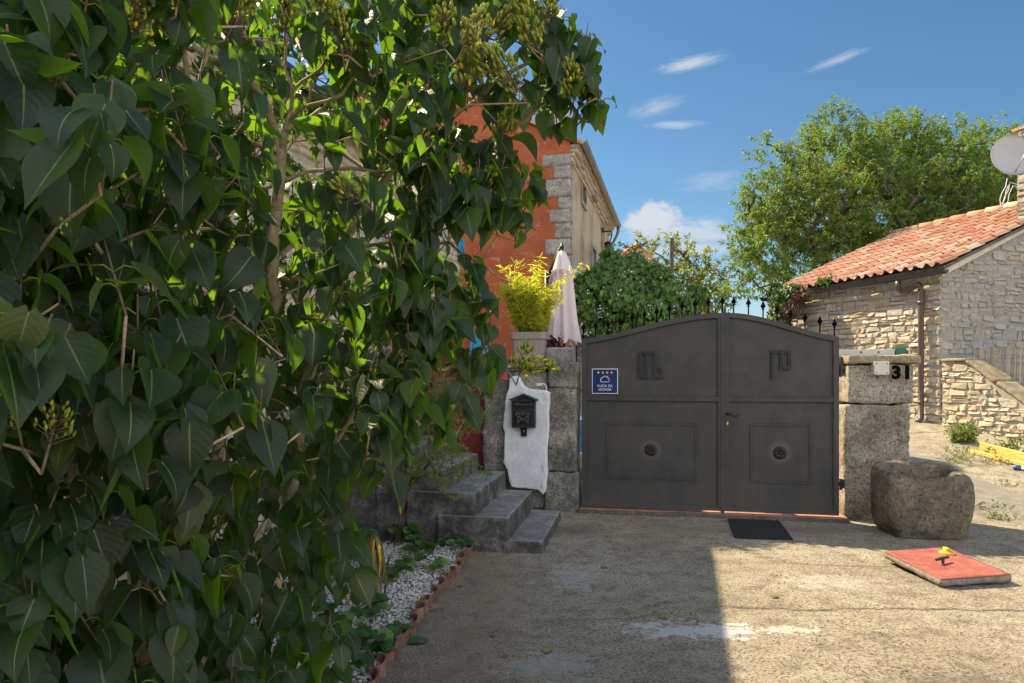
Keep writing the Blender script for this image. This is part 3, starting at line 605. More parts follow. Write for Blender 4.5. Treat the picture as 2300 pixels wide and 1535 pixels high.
# ---- right gate pier
pr0 = gnd(1897, 1168); PF = Frame(pr0[:2], (.994, -.10)); PW = .655
pier = empty('right_gate_pier', PF.P(PW / 2, -.25, 0), 'weathered stone gate pier carrying the house number and junction box', 'gate pier'); pier.name = 'gate_pier'
def zy(fr, px, py): return fr.inv(px, py)[1]
zc0, zc1, zj = zy(PF, 1950, 818), zy(PF, 1950, 797), zy(PF, 1950, 908)
g = Geo(); rough_box(g, PF.P(.0, 0, -.1), PF.U * (PW - .02), -PF.N * .5, Z * (zj + .095), .024, .011, 11, .022, seed=1); part('block', g, M['warm_block'], pier, True)
g = Geo(); rough_box(g, PF.P(.03, 0.012, zj + .006), PF.U * (PW - .02), -PF.N * .5, Z * (zc0 - zj - .006), .024, .011, 11, .022, seed=2); part('block', g, M['warm_block'], pier, True)
g = Geo(); rough_box(g, PF.P(.03, .045, zc0), PF.U * .70, -PF.N * .56, Z * (zc1 - zc0), .028, .012, 9, .015, seed=3); part('cap_slab', g, M['cap'], pier, True)
g = Geo(); rough_box(g, PF.P(-.05, -.14, zc0 - .02), PF.U * .08, -PF.N * .3, Z * .11, .028, .006, 9, .012, seed=4); part('side_stone', g, M['block'], pier, True)
# number
g = Geo(); u, z = PF.inv(2004, 836, .045); 
hn = empty('house_number', PF.P(u, .06, z), 'black metal house number 31 on the right gate pier', 'house number')
for ch, px in (('3', 2012), ('1', 2036)):
    u, z = PF.inv(px, 837, .05); g = Geo(); text_geo(g, ch, .178, PF.P(u, .056, z - .004), PF.U, Z, .014, bold=.009); part('digit', g, M['numeral'], hn)
u0, z0 = PF.inv(1960, 841, .05); u1, z1 = PF.inv(1992, 813, .05)
jb = empty('junction_box', PF.P(u0, .02, z0), 'small beige plastic junction box on the pier beside the number', 'junction box')
g = Geo(); g.box(PF.P(u0, .0, z0), PF.U * (u1 - u0), Z * (z1 - z0), PF.N * .08); part('body', g, M['box_beige'], jb, bevel=.008)
g = Geo(); g.box(PF.P(u0 - .004, .083, z0 - .004), PF.U * (u1 - u0 + .008), Z * (z1 - z0 + .008), PF.N * .016); part('lid', g, M['box_beige'], jb, bevel=.006)
for a in (.12, .88):
    for b in (.12, .88): g = Geo(); c = PF.P(u0 + (u1 - u0) * a, .0985, z0 + (z1 - z0) * b); g.tube([c, c + PF.N * .003], .006, 10); part('screw', g, M['iron'], jb)
bo = at(1880, 794, 7.28); be = at(2010, 794, 7.18); bo.z = be.z = zc1 + .004
bm = empty('gate_beam', bo, 'grey metal beam lying on top of the right pier', 'beam')
g = Geo(); dd = (be - bo); nn = Vector((dd.y, -dd.x, 0)).normalized(); g.box(bo + Z * 0, dd, -nn * .05, Z * .062); part('bar', g, M['beam'], bm, bevel=.004)
g = Geo()
for k in (.42, .72): g = Geo(); c = bo + dd * k + Z * .032; g.tube([c, c + nn * .006], .010, 10); part('bolt', g, M['rust'], bm)
g = Geo(); g.box(bo + dd * .18 + nn * .003 - Z * 0.0, dd * .02, -nn * .06, Z * .066); part('bracket', g, M['zinc'], bm)
gb = be + Vector((.012, 0, 0)); g = Geo(); g.box(gb, dd.normalized() * .105, -nn * .09, Z * .082); g.box(gb + dd.normalized() * .105 + Z * .0, dd.normalized() * .02, -nn * .07, Z * .05)
bx = thing('green_box', g, M['green_plastic'], 'small dark green plastic box at the end of the beam on the pier', 'box', bevel=.006)

# ---- left gate pier, wall behind the letter box, second pier, maroon stair wall
LF = Frame(GF.P(0, .07, 0)[:2], GF.U[:2])
uA, uB = LF.inv(1231, 1100)[0], LF.inv(1296, 1100)[0]; zt = zy(LF, 1260, 815)
lp = empty('gate_pier', LF.P((uA + uB) / 2, -.2, 0), 'grey lichened stone gate pier right of the white letter box panel', 'gate pier')
zm = zy(LF, 1260, 872); zl = zy(LF, 1260, 1060)
g = Geo(); rough_box(g, LF.P(uA - .04, 0, -.05), LF.U * (uB - uA + .05), -LF.N * .42, Z * (zl + .05), .024, .012, 10, .02, seed=5); part('block', g, M['block'], lp, True)
g = Geo(); rough_box(g, LF.P(uA - .01, -.012, zl), LF.U * (uB - uA + .005), -LF.N * .42, Z * (zm - zl + .002), .024, .012, 10, .02, seed=6); part('block', g, M['block'], lp, True)
g = Geo(); rough_box(g, LF.P(uA - .0, .0, zm + .004), LF.U * (uB - uA), -LF.N * .42, Z * (zt - zm), .024, .012, 10, .02, seed=7); part('block', g, M['block'], lp, True)
g = Geo(); u0, z0 = LF.inv(1224, 812, -.3); u1, z1 = LF.inv(1282, 780, -.3); rough_box(g, LF.P(u0, -.3, zt - .01), LF.U * (u1 - u0), -LF.N * .3, Z * (z1 - zt + .01), .03, .006, 8, .015, seed=8)
thing('stone_block', g, M['quoin'], 'pale squared limestone block on top of the left gate pier', 'stone block', smooth=True)
zw = zy(LF, 1180, 814); uC = LF.inv(1084, 900)[0]; uD = LF.inv(1138, 900)[0]
yw = empty('yard_wall', LF.P(uD, -.2, 0), 'stone wall behind the letter box with the planter on top', 'wall')
g = Geo(); rough_box(g, LF.P(uD - .02, -.04, 0), LF.U * (uA - uD + .015), -LF.N * .40, Z * (zw - .09), .03, .020, 7, .03, seed=9)
part('wall', g, M['block'], yw, True)
g = Geo(); rough_box(g, LF.P(uD - .05, -.02, zw - .088), LF.U * (uA - uD + .02), -LF.N * .44, Z * .088, .03, .016, 9, .02, seed=10); part('coping', g, M['cap'], yw, True)
g = Geo(); rough_box(g, LF.P(uC, .0, .1), LF.U * (uD - uC), -LF.N * .38, Z * (zy(LF, 1110, 858) - .1), .028, .022, 9, .035, seed=12)
thing('wall_pier', g, M['block'], 'rough grey stone post between the maroon wall and the white panel', 'stone post', smooth=True)
# white plastered panel
zo = [(1144, 853), (1150, 846.5), (1158, 845), (1164, 848), (1169, 856), (1175, 868), (1184, 873), (1205, 875), (1224, 877), (1232, 882), (1233, 900), (1231, 923), (1232, 955), (1229, 990), (1227, 1030), (1229, 1070), (1224, 1098), (1221, 1110), (1215, 1107), (1208, 1099), (1190, 1098), (1150, 1094), (1144, 1083), (1141, 1055), (1131, 1038), (1134, 1000), (1131, 960), (1134, 925), (1136, 893), (1140, 880), (1143, 866)]
PN = .085; poly = [LF.inv(a, b, PN) for a, b in zo]
bmh = bmesh.new(); fv = [bmh.verts.new(LF.P(u, PN - .13, z)) for u, z in poly]; bf = bmh.faces.new(fv)
ex = bmesh.ops.extrude_face_region(bmh, geom=[bf]); bmesh.ops.translate(bmh, vec=LF.N * .13, verts=[v for v in ex['geom'] if isinstance(v, bmesh.types.BMVert)])
bmesh.ops.recalc_face_normals(bmh, faces=bmh.faces)
ff = max((f for f in bmh.faces if len(f.verts) > 6), key=lambda f: f.calc_center_median().dot(LF.N))
bmesh.ops.inset_region(bmh, faces=[ff], thickness=.012, depth=0.006); 
ff = max((f for f in bmh.faces if len(f.verts) > 6), key=lambda f: f.calc_center_median().dot(LF.N))
bmesh.ops.inset_region(bmh, faces=[ff], thickness=.03, depth=0.0)
bmesh.ops.triangulate(bmh, faces=[f for f in bmh.faces if len(f.verts) > 4])
bmesh.ops.subdivide_edges(bmh, edges=bmh.edges, cuts=3, use_grid_fill=True)
for v in bmh.verts: v.co += LF.N * (fbm(v.co, 5, 3) * .012) + Vector((fbm(v.co, 12, 2), 0, fbm(v.co + Vector((5, 0, 0)), 12, 2))) * .012
g = Geo(); bmh.verts.index_update(); g.add([v.co.copy() for v in bmh.verts], [tuple(v.index for v in f.verts) for f in bmh.faces]); bmh.free()
thing('plaster_panel', g, M['whitewash'], 'whitewashed plaster panel with wavy edges behind the letter box', 'plaster panel', smooth=True)
# letter box
u0, z0 = LF.inv(1151, 960, PN + .05); u1, z1 = LF.inv(1203, 901, PN + .05); lw = u1 - u0; lh = z1 - z0; uc = (u0 + u1) / 2; B = PN + .012
mb = empty('letter_box', LF.P(uc, B, z0), 'small black house shaped letter box on the white panel', 'letter box')
g = Geo(); g.box(LF.P(u0, B, z0), LF.U * lw, Z * lh, LF.N * .085); g.box(LF.P(u0 + .03, B + .086, z0 + .02), LF.U * (lw - .06), Z * (lh * .58), LF.N * .008)
g.prism([LF.P(u0, B, z1), LF.P(u1, B, z1), LF.P(uc, B, z1 + .055)], LF.N * .085); part('body', g, M['black'], mb, bevel=.003)
g = Geo()
for s in (-1, 1):
    a = LF.P(uc, B - .005, z1 + .068); e = LF.P(uc + s * (lw / 2 + .025), B - .005, z1 + .006); dn = (e - a)
    g.prism([a, e, e + Z * .012, a + Z * .014], LF.N * .115)
    for k in range(12): c = a + dn * (k / 12 + .02) + LF.N * .113 - Z * .001; g.box(c, dn * .05, LF.N * .006, Z * .014)
part('roof', g, M['iron_grey'], mb)
g = Geo(); g.box(LF.P(u0 + .03, B + .0855, z1 - .045), LF.U * (lw - .06), Z * .014, LF.N * .010); g.box(LF.P(u0 + .02, B + .0855, z1 + .004), LF.U * (lw - .04), Z * .006, LF.N * .01); part('mail_slot', g, M['iron_grey'], mb, bevel=.002)
g = Geo()
for (a, b, c, d_) in ((.0, .02, .0, 1), (.0, .02, 1, 1)):
    pass
n_ = 22
for k in range(n_):
    for zz in (z0 + .006, z0 + lh * .66): g.box(LF.P(u0 + lw * (k + .15) / n_, B + .0852, zz), LF.U * (lw / n_ * .55), Z * .016, LF.N * .007)
for k in range(16):
    for uu in (u0 + .006, u1 - .022): g.box(LF.P(uu, B + .0852, z0 + .03 + lh * .58 * k / 16), LF.U * .016, Z * (lh * .58 / 16 * .55), LF.N * .007)
part('frame_ribs', g, M['iron_grey'], mb)
g = Geo(); text_geo(g, 'POSTA', .048, LF.P(uc, B + .0935, z0 + lh * .545), LF.U, Z, .005); part('lettering', g, paint('worn pewter', (.20, .20, .20), .4, .2, 30, 0, .6), mb)
g = Geo(); e0, e1_, f0, f1 = uc - .055, uc + .055, z0 + .055, z0 + .135; tb_ = lambda a, b: g.tube([LF.P(a[0], B + .095, a[1]), LF.P(b[0], B + .095, b[1])], .0035, 6)
for a, b in (((e0, f0), (e0, f1)), ((e1_, f0), (e1_, f1)), ((e0, f1), (uc, f0 + .03)), ((uc, f0 + .03), (e1_, f1)), ((e0, f0), (uc - .012, f0 + .045)), ((e1_, f0), (uc + .012, f0 + .045))): tb_(a, b)
part('envelope_emblem', g, bpy.data.materials['worn pewter'], mb)
g = Geo(); c = LF.P(u0 + .05, B + .094, z0 + lh * .50); g.tube([c, c + LF.N * .006], .008, 12); part('lock', g, M['brass'], mb)
for uu in (u0 + .06, u1 - .04): g = Geo(); g.tube([LF.P(uu, B + .085, z1 - .02), LF.P(uu, B + .092, z1 - .02)], .006, 10); part('screw', g, M['brass'], mb)
u0, z0 = LF.inv(1170, 980, PN + .03); u1, z1 = LF.inv(1183, 962, PN + .03)
db = empty('doorbell', LF.P(u0, PN, z0), 'small black doorbell unit directly below the letter box', 'doorbell')
g = Geo(); g.box(LF.P(u0, PN, z0), LF.U * (u1 - u0), Z * (z1 - z0), LF.N * .035); part('body', g, M['black'], db, bevel=.006)
g = Geo(); c = LF.P((u0 + u1) / 2, PN + .033, z1 - .028); g.tube([c, c + LF.N * .005], .009, 14); part('button', g, M['zinc'], db)
g = Geo(); c = LF.inv(1216, 862, .06); c = LF.P(c[0], .05, c[1]); g.tube([c + LF.U * -.06, c + LF.U * .03, c + LF.U * .05 - Z * .02, c + LF.U * .055 - Z * .08, c + LF.U * .1 - Z * .1], .006, 8); g.box(c - LF.U * .05 - Z * .02, LF.U * .06, Z * .025, LF.N * .03)
thing('cable_clip', g, M['white_trim'], 'short white cable with clip above the plaster panel', 'cable', smooth=False)
# maroon stair wall
ma = lambda px, py: LF.inv(px, py, -.10)
tp = [ma(1100, 858), ma(1060, 828), ma(1013, 795), ma(950, 752), ma(880, 705)]
sw = empty('stair_wall', LF.P(tp[1][0], -.2, 0), 'maroon plastered stair wall with grey sloping stone coping', 'wall')
g = Geo(); g.prism([LF.P(uC + .02, -.10, .2)] + [LF.P(a, -.10, b) for a, b in tp] + [LF.P(tp[-1][0], -.10, .2)], -LF.N * .28); part('wall', g, M['maroon'], sw)
g = Geo()
for i in range(len(tp) - 1):
    a, b = LF.P(tp[i][0], -.05, tp[i][1] + .005), LF.P(tp[i + 1][0], -.05, tp[i + 1][1] + .005); dd = b - a; upv = dd.normalized().cross(LF.N); upv = upv if upv.z > 0 else -upv
    rough_box(g, a + dd * .004, dd * .992, -LF.N * .40, upv * .085, .04, .012, 8, .018, seed=20 + i)
part('coping', g, M['step'], sw, True)

# ---- stone steps climbing to the left
st = empty('stone_steps', gnd(1180, 1230), 'worn grey stone steps climbing left towards the maroon wall', 'steps')
sr = random.Random(4)
for i, (z, xr, xl) in enumerate(((.10, 0.0, -.62), (.29, .29, -.62), (.48, .58, -.62), (.66, .87, -.62), (.84, 1.15, -.62), (1.02, 1.43, -.9))):
    O = Vector((.50, 6.98, 0)) - GF.U * xr; Wd = 1.36 if i == 0 else 1.42
    dv = Vector((-.18, -.98, 0)).normalized()
    g = Geo(); zb = -.08 if i == 0 else z - .20
    if i > 0: zb = -.08
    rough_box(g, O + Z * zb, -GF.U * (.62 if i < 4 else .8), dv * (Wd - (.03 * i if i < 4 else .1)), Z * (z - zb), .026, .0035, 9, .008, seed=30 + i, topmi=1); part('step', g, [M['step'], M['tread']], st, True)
# ---- threshold of the gateway
g = Geo(); rough_box(g, GF.P(-.05, .10, -.05), GF.U * 2.72, -GF.N * .26, Z * .085, .06, .006, 8, .008, seed=40); o = struct('threshold', g, M['tile_edge'], True)
g = Geo()
for i in range(9):
    for j in range(20):
        g.box(GF.P(-.02 + i * .3, .05 - j * .3, .0), GF.U * .294, -GF.N * .294, Z * (.040 if j else .041))
struct('tiled_terrace', g, M['tile_floor'])

# ---- double gate
gate = empty('double_gate', GF.P(1.3, 0, .05), 'dark grey arched double metal gate with spear finials and raised letters', 'gate')
GW = Vector((2.539, -.53, 0)).length; GC = GF.inv(1625, 900)[0]; zb, zs, zp = .062, 1.868, 2.128
def gtopz(u):
    t = u / GC if u < GC else (GW - u) / (GW - GC); t = min(1, max(0, t)); return zs + (zp - zs) * (.42 * math.sin(math.pi * t / 2) + .58 * math.sin(math.pi * t / 2) ** 2)
spears = [155, 225, 295, 363, 435, 505, 575, 648, 722, 795, 872, 953, 1018, 1103, 1187, 1268, 1345, 1428, 1513, 1597]
def strap(g, pts, wd, n0, th, mi=0):
    for (a, b) in zip(pts[:-1], pts[1:]):
        a2, b2 = Vector((a[0], a[1])), Vector((b[0], b[1])); d2 = (b2 - a2).normalized(); p2 = Vector((-d2.y, d2.x)) * wd / 2; a2 -= d2 * wd / 2; b2 += d2 * wd / 2
        q_ = [a2 - p2, b2 - p2, b2 + p2, a2 + p2]; g.prism([GF.P(v.x, n0, v.y) for v in q_], GF.N * th, mi)
def notches(g, a, b, off, n0, r=.0045, step=.022):
    a2, b2 = Vector(a), Vector(b); L = (b2 - a2).length; d2 = (b2 - a2) / L; p2 = Vector((-d2.y, d2.x)) * off
    for k in range(int(L / step)):
        c = a2 + d2 * (k + .5) * step + p2; c2 = c + d2 * step * .55
        g.tube([GF.P(c.x, n0, c.y), GF.P(c2.x, n0, c2.y)], r, 5)
for side, (ua, ub) in enumerate(((0.0, GC - .006), (GC + .006, GW))):
    n = 32; us = [ua + (ub - ua) * i / n for i in range(n + 1)]
    g = Geo(); g.prism([GF.P(ua + .02, .0, zb + .02), GF.P(ub - .02, 0, zb + .02)] + [GF.P(min(max(u, ua + .02), ub - .02), 0, gtopz(u) - .02) for u in us[::-1]], -GF.N * .003)
    leaf = part('gate_leaf', g, M['gate'], gate, label='wider left leaf with the blue plaque' if side == 0 else 'narrower right leaf with handle')
    g = Geo(); fw = .052; ft = .022; fb = -.03          # tube frame
    for (a0, a1) in ((ua, ua + fw), (ub - fw, ub)):
        g.prism([GF.P(a0, ft, zb), GF.P(a1, ft, zb), GF.P(a1, ft, gtopz(a1) - (fw - .004)), GF.P(a0, ft, gtopz(a0) - (fw - .004))], GF.N * (fb - ft))
    for (b0, b1) in ((zb, zb + .05), (1.205, 1.25)):
        g.prism([GF.P(ua + fw + .0005, ft - .001, b0), GF.P(ub - fw - .0005, ft - .001, b0), GF.P(ub - fw - .0005, ft - .001, b1), GF.P(ua + fw + .0005, ft - .001, b1)], GF.N * (fb - ft))
    vs = []
    for u in us:
        zt_ = gtopz(u); vs += [GF.P(u, ft + .002, zt_ - fw), GF.P(u, ft + .002, zt_), GF.P(u, fb, zt_), GF.P(u, fb, zt_ - fw)]
    fs = [(4 * i + k, 4 * i + (k + 1) % 4, 4 * (i + 1) + (k + 1) % 4, 4 * (i + 1) + k) for i in range(n) for k in range(4)] + [(0, 3, 2, 1), (4 * n, 4 * n + 1, 4 * n + 2, 4 * n + 3)]
    g.add(vs, [f[::-1] for f in fs]);                                                                    # rope-edge notches along the frame
    notches(g, (ua + fw, zb + .06), (ua + fw, 1.2), .004, .010); notches(g, (ub - fw, zb + .06), (ub - fw, 1.2), -.004, .010)
    notches(g, (ua + fw, 1.255), (ua + fw, gtopz(ua + fw) - fw), .004, .010); notches(g, (ub - fw, 1.255), (ub - fw, gtopz(ub - fw) - fw), -.004, .010)
    for zz in (1.203, 1.253, zb + .053): notches(g, (ua + fw, zz), (ub - fw, zz), 0, .014)
    for i in range(n - 1): notches(g, (us[i], gtopz(us[i]) - fw - .003), (us[i + 1], gtopz(us[i + 1]) - fw - .003), 0, .014)
    part('frame', g, M['gate'], leaf)
    # riveted border
    cn = [(303, 770), (795, 774), (795, 1088), (303, 1075)] if side == 0 else [(1127, 777), (1450, 780), (1452, 1108), (1132, 1103)]
    cn = [GF.inv(1250 + a / 2.559, 650 + b / 2.559) for a, b in cn]
    ux0, ux1, zx1, zx0 = (cn[0][0] + cn[3][0]) / 2, (cn[1][0] + cn[2][0]) / 2, (cn[0][1] + cn[1][1]) / 2, (cn[2][1] + cn[3][1]) / 2
    g = Geo(); wd = .030
    for (a0, b0, a1, b1) in ((ux0 - wd, zx0 - wd / 2, ux0, zx1 + wd / 2), (ux1, zx0 - wd / 2, ux1 + wd, zx1 + wd / 2)): g.box(GF.P(a0, .0, b0), GF.U * (a1 - a0), Z * (b1 - b0), GF.N * .006)
    for b0 in (zx0 - wd / 2, zx1 - wd / 2): g.box(GF.P(ux0 + .0004, .0, b0), GF.U * (ux1 - ux0 - .0008), Z * wd, GF.N * .0055)
    for zz in (zx0, zx1):
        for off in (-.013, .013): notches(g, (ux0 - wd, zz), (ux1 + wd, zz), off, .007, .0035)
    for uu, sg in ((ux0 - wd / 2, 1), (ux1 + wd / 2, 1)):
        for off in (-.013, .013): notches(g, (uu, zx0), (uu, zx1), off, .007, .0035)
    def rivet(u, z): c = GF.P(u, .0055, z); g.lathe(c, GF.N, [(0, .0075), (.003, .0065), (.005, .003)], 8)
    for k in range(6): rivet(ux0 + (ux1 - ux0) * (k + .1) / 5.2, zx0); rivet(ux0 + (ux1 - ux0) * (k + .1) / 5.2, zx1)
    for k in range(1, 5): rivet(ux0 - wd / 2, zx0 + (zx1 - zx0) * k / 5); rivet(ux1 + wd / 2, zx0 + (zx1 - zx0) * k / 5)
    part('riveted_border', g, M['gate'], leaf)
    # flower rosette
    u, z = GF.inv(1462, 1010) if side == 0 else GF.inv(1752, 1017); g = Geo()
    for k in range(16):
        a = 2 * math.pi * k / 16; cs, sn = math.cos(a), math.sin(a)
        g.tube([GF.P(u + cs * r, h, z + sn * r) for r, h in ((.012, .012), (.028, .018), (.046, .016), (.060, .010), (.066, .004))], [.003, .0065, .0098, .0088, .004], 8)
    g.lathe(GF.P(u, 0, z), GF.N, [(0, .03), (.012, .02), (.022, .016), (.03, .010), (.033, .002)], 16); part('rosette', g, M['iron'], leaf, True)
    # raised letter made of twisted bar
    q2 = lambda a, b: GF.inv(1250 + a / 2.559, 650 + b / 2.559)
    if side == 0: strokes = [[(480, 500), (480, 365), (567, 365)], [(519, 372), (519, 500), (480, 500)], [(567, 365), (567, 500), (606, 500), (606, 447), (567, 447)]]
    else: strokes = [[(1241, 508), (1241, 360), (1338, 360), (1338, 450), (1292, 450), (1292, 366)]]
    g = Geo()
    for s_ in strokes:
        q3 = [q2(*p) for p in s_]
        for k_, ab in enumerate(zip(q3[:-1], q3[1:])): strap(g, list(ab), .036, 0.0, .0200 + .0006 * k_ + .0025 * strokes.index(s_))
        for (a, b) in zip(q3[:-1], q3[1:]):
            a2, b2 = Vector(a), Vector(b); L = (b2 - a2).length; d2 = (b2 - a2) / L; p2 = Vector((-d2.y, d2.x)); m = max(2, int(L / .03))
            for k in range(m):
                c = a2 + d2 * L * (k + .5) / m; c0 = c - d2 * .010 - p2 * .012; c1 = c + d2 * .010 + p2 * .012; g.tube([GF.P(c0.x, .024, c0.y), GF.P(c1.x, .024, c1.y)], .007, 6)
    part('raised_letter', g, M['emblem'], leaf)
    # spear finials, one mesh shared by copies
    proto = None
    for sx in spears:
        px = 1250 + sx / 2.559; u = GF.inv(px, 720, -.012)[0]
        if not (ua <= u <= ub): continue
        P0 = GF.P(u, -.012, gtopz(u) - .005)
        if proto is None:
            g = Geo(); g.tube([Vector((0, 0, -.04)), Vector((0, 0, .098))], .0075, 8)
            for ang in (0, math.pi / 2):
                pass
            hd = [(.088, .010), (.098, .013), (.104, .008), (.116, .022), (.128, .0265), (.146, .017), (.168, .007), (.186, .001)]
            g.tube([Vector((0, 0, h)) for h, r in hd], [r for h, r in hd], 10)
            me = mesh('spear_finial', g, M['numeral'], True); proto = me
        link('spear_finial', proto, leaf, P0 - wloc(leaf))
    if side == 0:
        g = Geo(); u = GC - .012; g.box(GF.P(u - .02, .024, zb - .02), GF.U * .038, Z * (gtopz(GC) - zb + .01), GF.N * .006)
        for k in range(12): c = GF.P(u, .030, zb + .1 + k * .165); g.lathe(c, GF.N, [(0, .007), (.003, .006), (.005, .002)], 8)
        part('meeting_strap', g, M['gate'], leaf)
        g = Geo(); c = GF.P(GC + .012, 0, gtopz(GC)); g.box(c - GF.U * .012 - GF.N * .008, GF.U * .026, GF.N * .022, Z * .035); g.lathe(c + Z * .035, Z, [(0, .012), (.012, .014), (.02, .008)], 10); part('top_stop', g, M['iron_grey'], leaf)
    else:
        uh, zh = GF.inv(1633, 929); g = Geo(); g.box(GF.P(uh - .012, .023, zh - .10), GF.U * .026, Z * .14, GF.N * .004); part('lock_plate', g, M['gate'], leaf, bevel=.002)
        g = Geo(); g.tube([GF.P(uh, .024, zh), GF.P(uh, .07, zh)], .010, 10); g.tube([GF.P(uh - .004, .07, zh + .004), GF.P(uh + .03, .072, zh), GF.P(uh + .07, .072, zh - .016), GF.P(uh + .115, .068, zh - .014)], [.009, .010, .012, .006], 10); part('handle', g, M['black'], leaf, True)
        g = Geo(); c = GF.P(uh, .026, zh - .10); g.tube([c + Z * .02, c - Z * .016], .008, 8); g.tube([c, c + GF.N * .006], .011, 12); part('keyhole', g, M['brass'], leaf)
        for zz in (zh + .42, .35):
            g = Geo(); g.box(GF.P(GW - .02, -.060, zz), GF.U * .085, GF.N * .03, Z * .045); g.box(GF.P(GW + .035, -.06, zz - .02), GF.U * .03, GF.N * .03, Z * .09); g.tube([GF.P(GW + .022, .0, zz - .03), GF.P(GW + .022, .0, zz + .08)], .014, 10); part('hinge', g, M['iron'], leaf)
# rating plaque
u0, z0 = GF.inv(1330, 884); u1, z1 = GF.inv(1388, 828); pw, ph = u1 - u0, z1 - z0
pl = empty('rating_plaque', GF.P(u0, .01, z0), 'square blue plaque with four yellow stars on the left gate leaf', 'plaque')
g = Geo(); g.box(GF.P(u0, .0035, z0), GF.U * pw, Z * ph, GF.N * .004); part('border', g, M['sign_white'], pl)
g = Geo(); g.box(GF.P(u0 + .007, .0078, z0 + .007), GF.U * (pw - .014), Z * (ph - .014), GF.N * .002); part('blue_face', g, M['blue_sign'], pl)
for k in range(4):
    c = (u0 + pw * (.245 + .17 * k), z0 + ph * .845); pts = []
    for j in range(10):
        a = math.pi / 2 + j * math.pi / 5; r = .0155 if j % 2 == 0 else .0065; pts.append(GF.P(c[0] + r * math.cos(a), .0099, c[1] + r * math.sin(a)))
    g = Geo(); g.prism(pts, GF.N * .0015); part('star', g, M['star'], pl)
g = Geo(); hx = lambda a, b: GF.P(u0 + pw * a, .0112, z0 + ph * b); hp_ = [(.34, .47), (.34, .60), (.49, .71), (.57, .655), (.57, .69), (.61, .69), (.61, .625), (.66, .60), (.66, .47), (.34, .47)]
g.tube([hx(a, b) for a, b in hp_], .0032, 6); part('house_icon', g, M['sign_white'], pl)
g = Geo(); text_geo(g, 'KUĆA ZA', .037, hx(.5, .31), GF.U, Z, .001); text_geo(g, 'ODMOR', .037, hx(.5, .16), GF.U, Z, .001)
part('lettering', g, M['sign_white'], pl)

# ------------------------------------------------------------------ houses on the left
LH = Frame((-1.15 + .251 * -13.2, -3.0), (.251, 1)); LL = Vector((.251, 1, 0)).length * 14.3; LE = 4.12
lh = empty('stone_house', LH.P(LL, -1, 0), 'tall rubble stone house half hidden behind the lilac on the left', 'house')
g = Geo(); g.prism([LH.P(0, 0, -.2), LH.P(LL, 0, -.2), LH.P(LL, 0, LE), LH.P(0, 0, LE)], -LH.N * 3.6); o = part('wall', g, M['mortar'], lh)
g = Geo(); rubble(g, LH, 2.5, LL, 0, LE, lambda u, z: 2.5 < u < LL and z < LE - .1, random.Random(31), (.06, .17), (.13, .42), .024, gap=.008, rough=1.25)
part('facing_stone', g, M['rubble'], o, True)
LEF = Frame(LH.P(LL, -1.4, 0)[:2], LH.N[:2])
g = Geo(); e = LH.P(-.2, .17, LE); up = (-LH.N + Z * .36).normalized(); nn = LH.U.cross(-up); nn = nn if nn.z > 0 else -nn
g.prism([e, e + up * 4.2, e + up * 4.2 + nn * .09, e + nn * .09], LH.U * (LL + .30)); o = part('roof', g, M['roof'], lh)
g = Geo(); g.box(e + Z * -.05 + LH.N * .004, LH.U * (LL + .31), LH.N * .035, Z * .13); g.tube([e + LH.N * .08 + Z * .03, e + LH.N * .08 + LH.U * (LL + .3) + Z * .03], .055, 10); part('eave_gutter', g, M['dark_gutter'], lh)
wu, wz = LH.inv(1024, 560); 
g = Geo(); g.box(LH.P(wu, .03, wz - .2), (LH.N + LH.U * .1) * .10, LH.U * .035, Z * .36); part('shutter', g, M['blue_wood'], lh, bevel=.004)

HC = Vector((1.14, 13.5, 0)); HG = Frame(HC[:2], (.97, -.24)); HF = Frame(HC[:2], (.24, .97)); HE = zy(HG, 1280, 318); HL = 7.7; AP = 3.6; HP = .50
rh = empty('red_house', HC, 'tall house with orange red plastered gable and pale corner stones', 'house')
ztop = lambda u: HE + HP * (AP - abs(-u - AP)) if True else 0
g = Geo(); g.prism([HG.P(-2 * AP, 0, -.2), HG.P(0, 0, -.2), HG.P(0, 0, HE), HG.P(-AP, 0, HE + HP * AP), HG.P(-2 * AP, 0, HE)], -HG.N * .4); part('gable_wall', g, M['red'], rh)
g = Geo(); g.prism([HF.P(.41, .0, -.2), HF.P(HL, 0, -.2), HF.P(HL, 0, HE - .02), HF.P(.41, 0, HE - .02)], -HF.N * .4); g.prism([HF.P(.003, .003, -.2), HF.P(.409, .003, -.2), HF.P(.409, .003, HE - .03), HF.P(.003, .003, HE - .03)], -HF.N * .05)
g.prism([HF.P(HL, -.4, -.2), HF.P(HL, -6, -.2), HF.P(HL, -6, HE), HF.P(HL, -.4, HE)], -HF.U * .3)
part('side_wall', g, M['peel'], rh)
# alternating corner stones
zz = 1.9; k = 0; rs = random.Random(6); qs = []
ys_ = [(348, 372), (374, 400), (404, 442), (445, 470), (472, 500), (503, 535), (538, 572), (578, 606), (608, 640), (645, 680), (682, 712)]
g = Geo()
for i, (a, b) in enumerate(ys_):
    za, zb_ = zy(HG, 1265, b + 1.5), zy(HG, 1265, a - 1.5); wq = (.27 if i % 2 else .50) + rs.uniform(-.09, .10)
    rough_box(g, HG.P(-wq, .018, za + .008), HG.U * (wq + .018), -HG.N * .3, Z * (zb_ - za), .06, .010, 8, .02, seed=i); 
part('corner_stones', g, M['quoin'], rh, True)
g = Geo()                                                     # roof slabs
for s in (-1, 1):
    a = HG.P(-AP, .10, HE + HP * AP + .03); dn = (HG.U * s * AP - Z * HP * AP); dn = dn * ((AP + .28) / AP); nrm = dn.cross(HG.N); nrm = (nrm if nrm.z > 0 else -nrm).normalized()
    g.prism([a, a + dn, a + dn + nrm * .07, a + nrm * .07], -HG.N * (HL + .25))
rf = part('roof', g, M['roof'], rh)
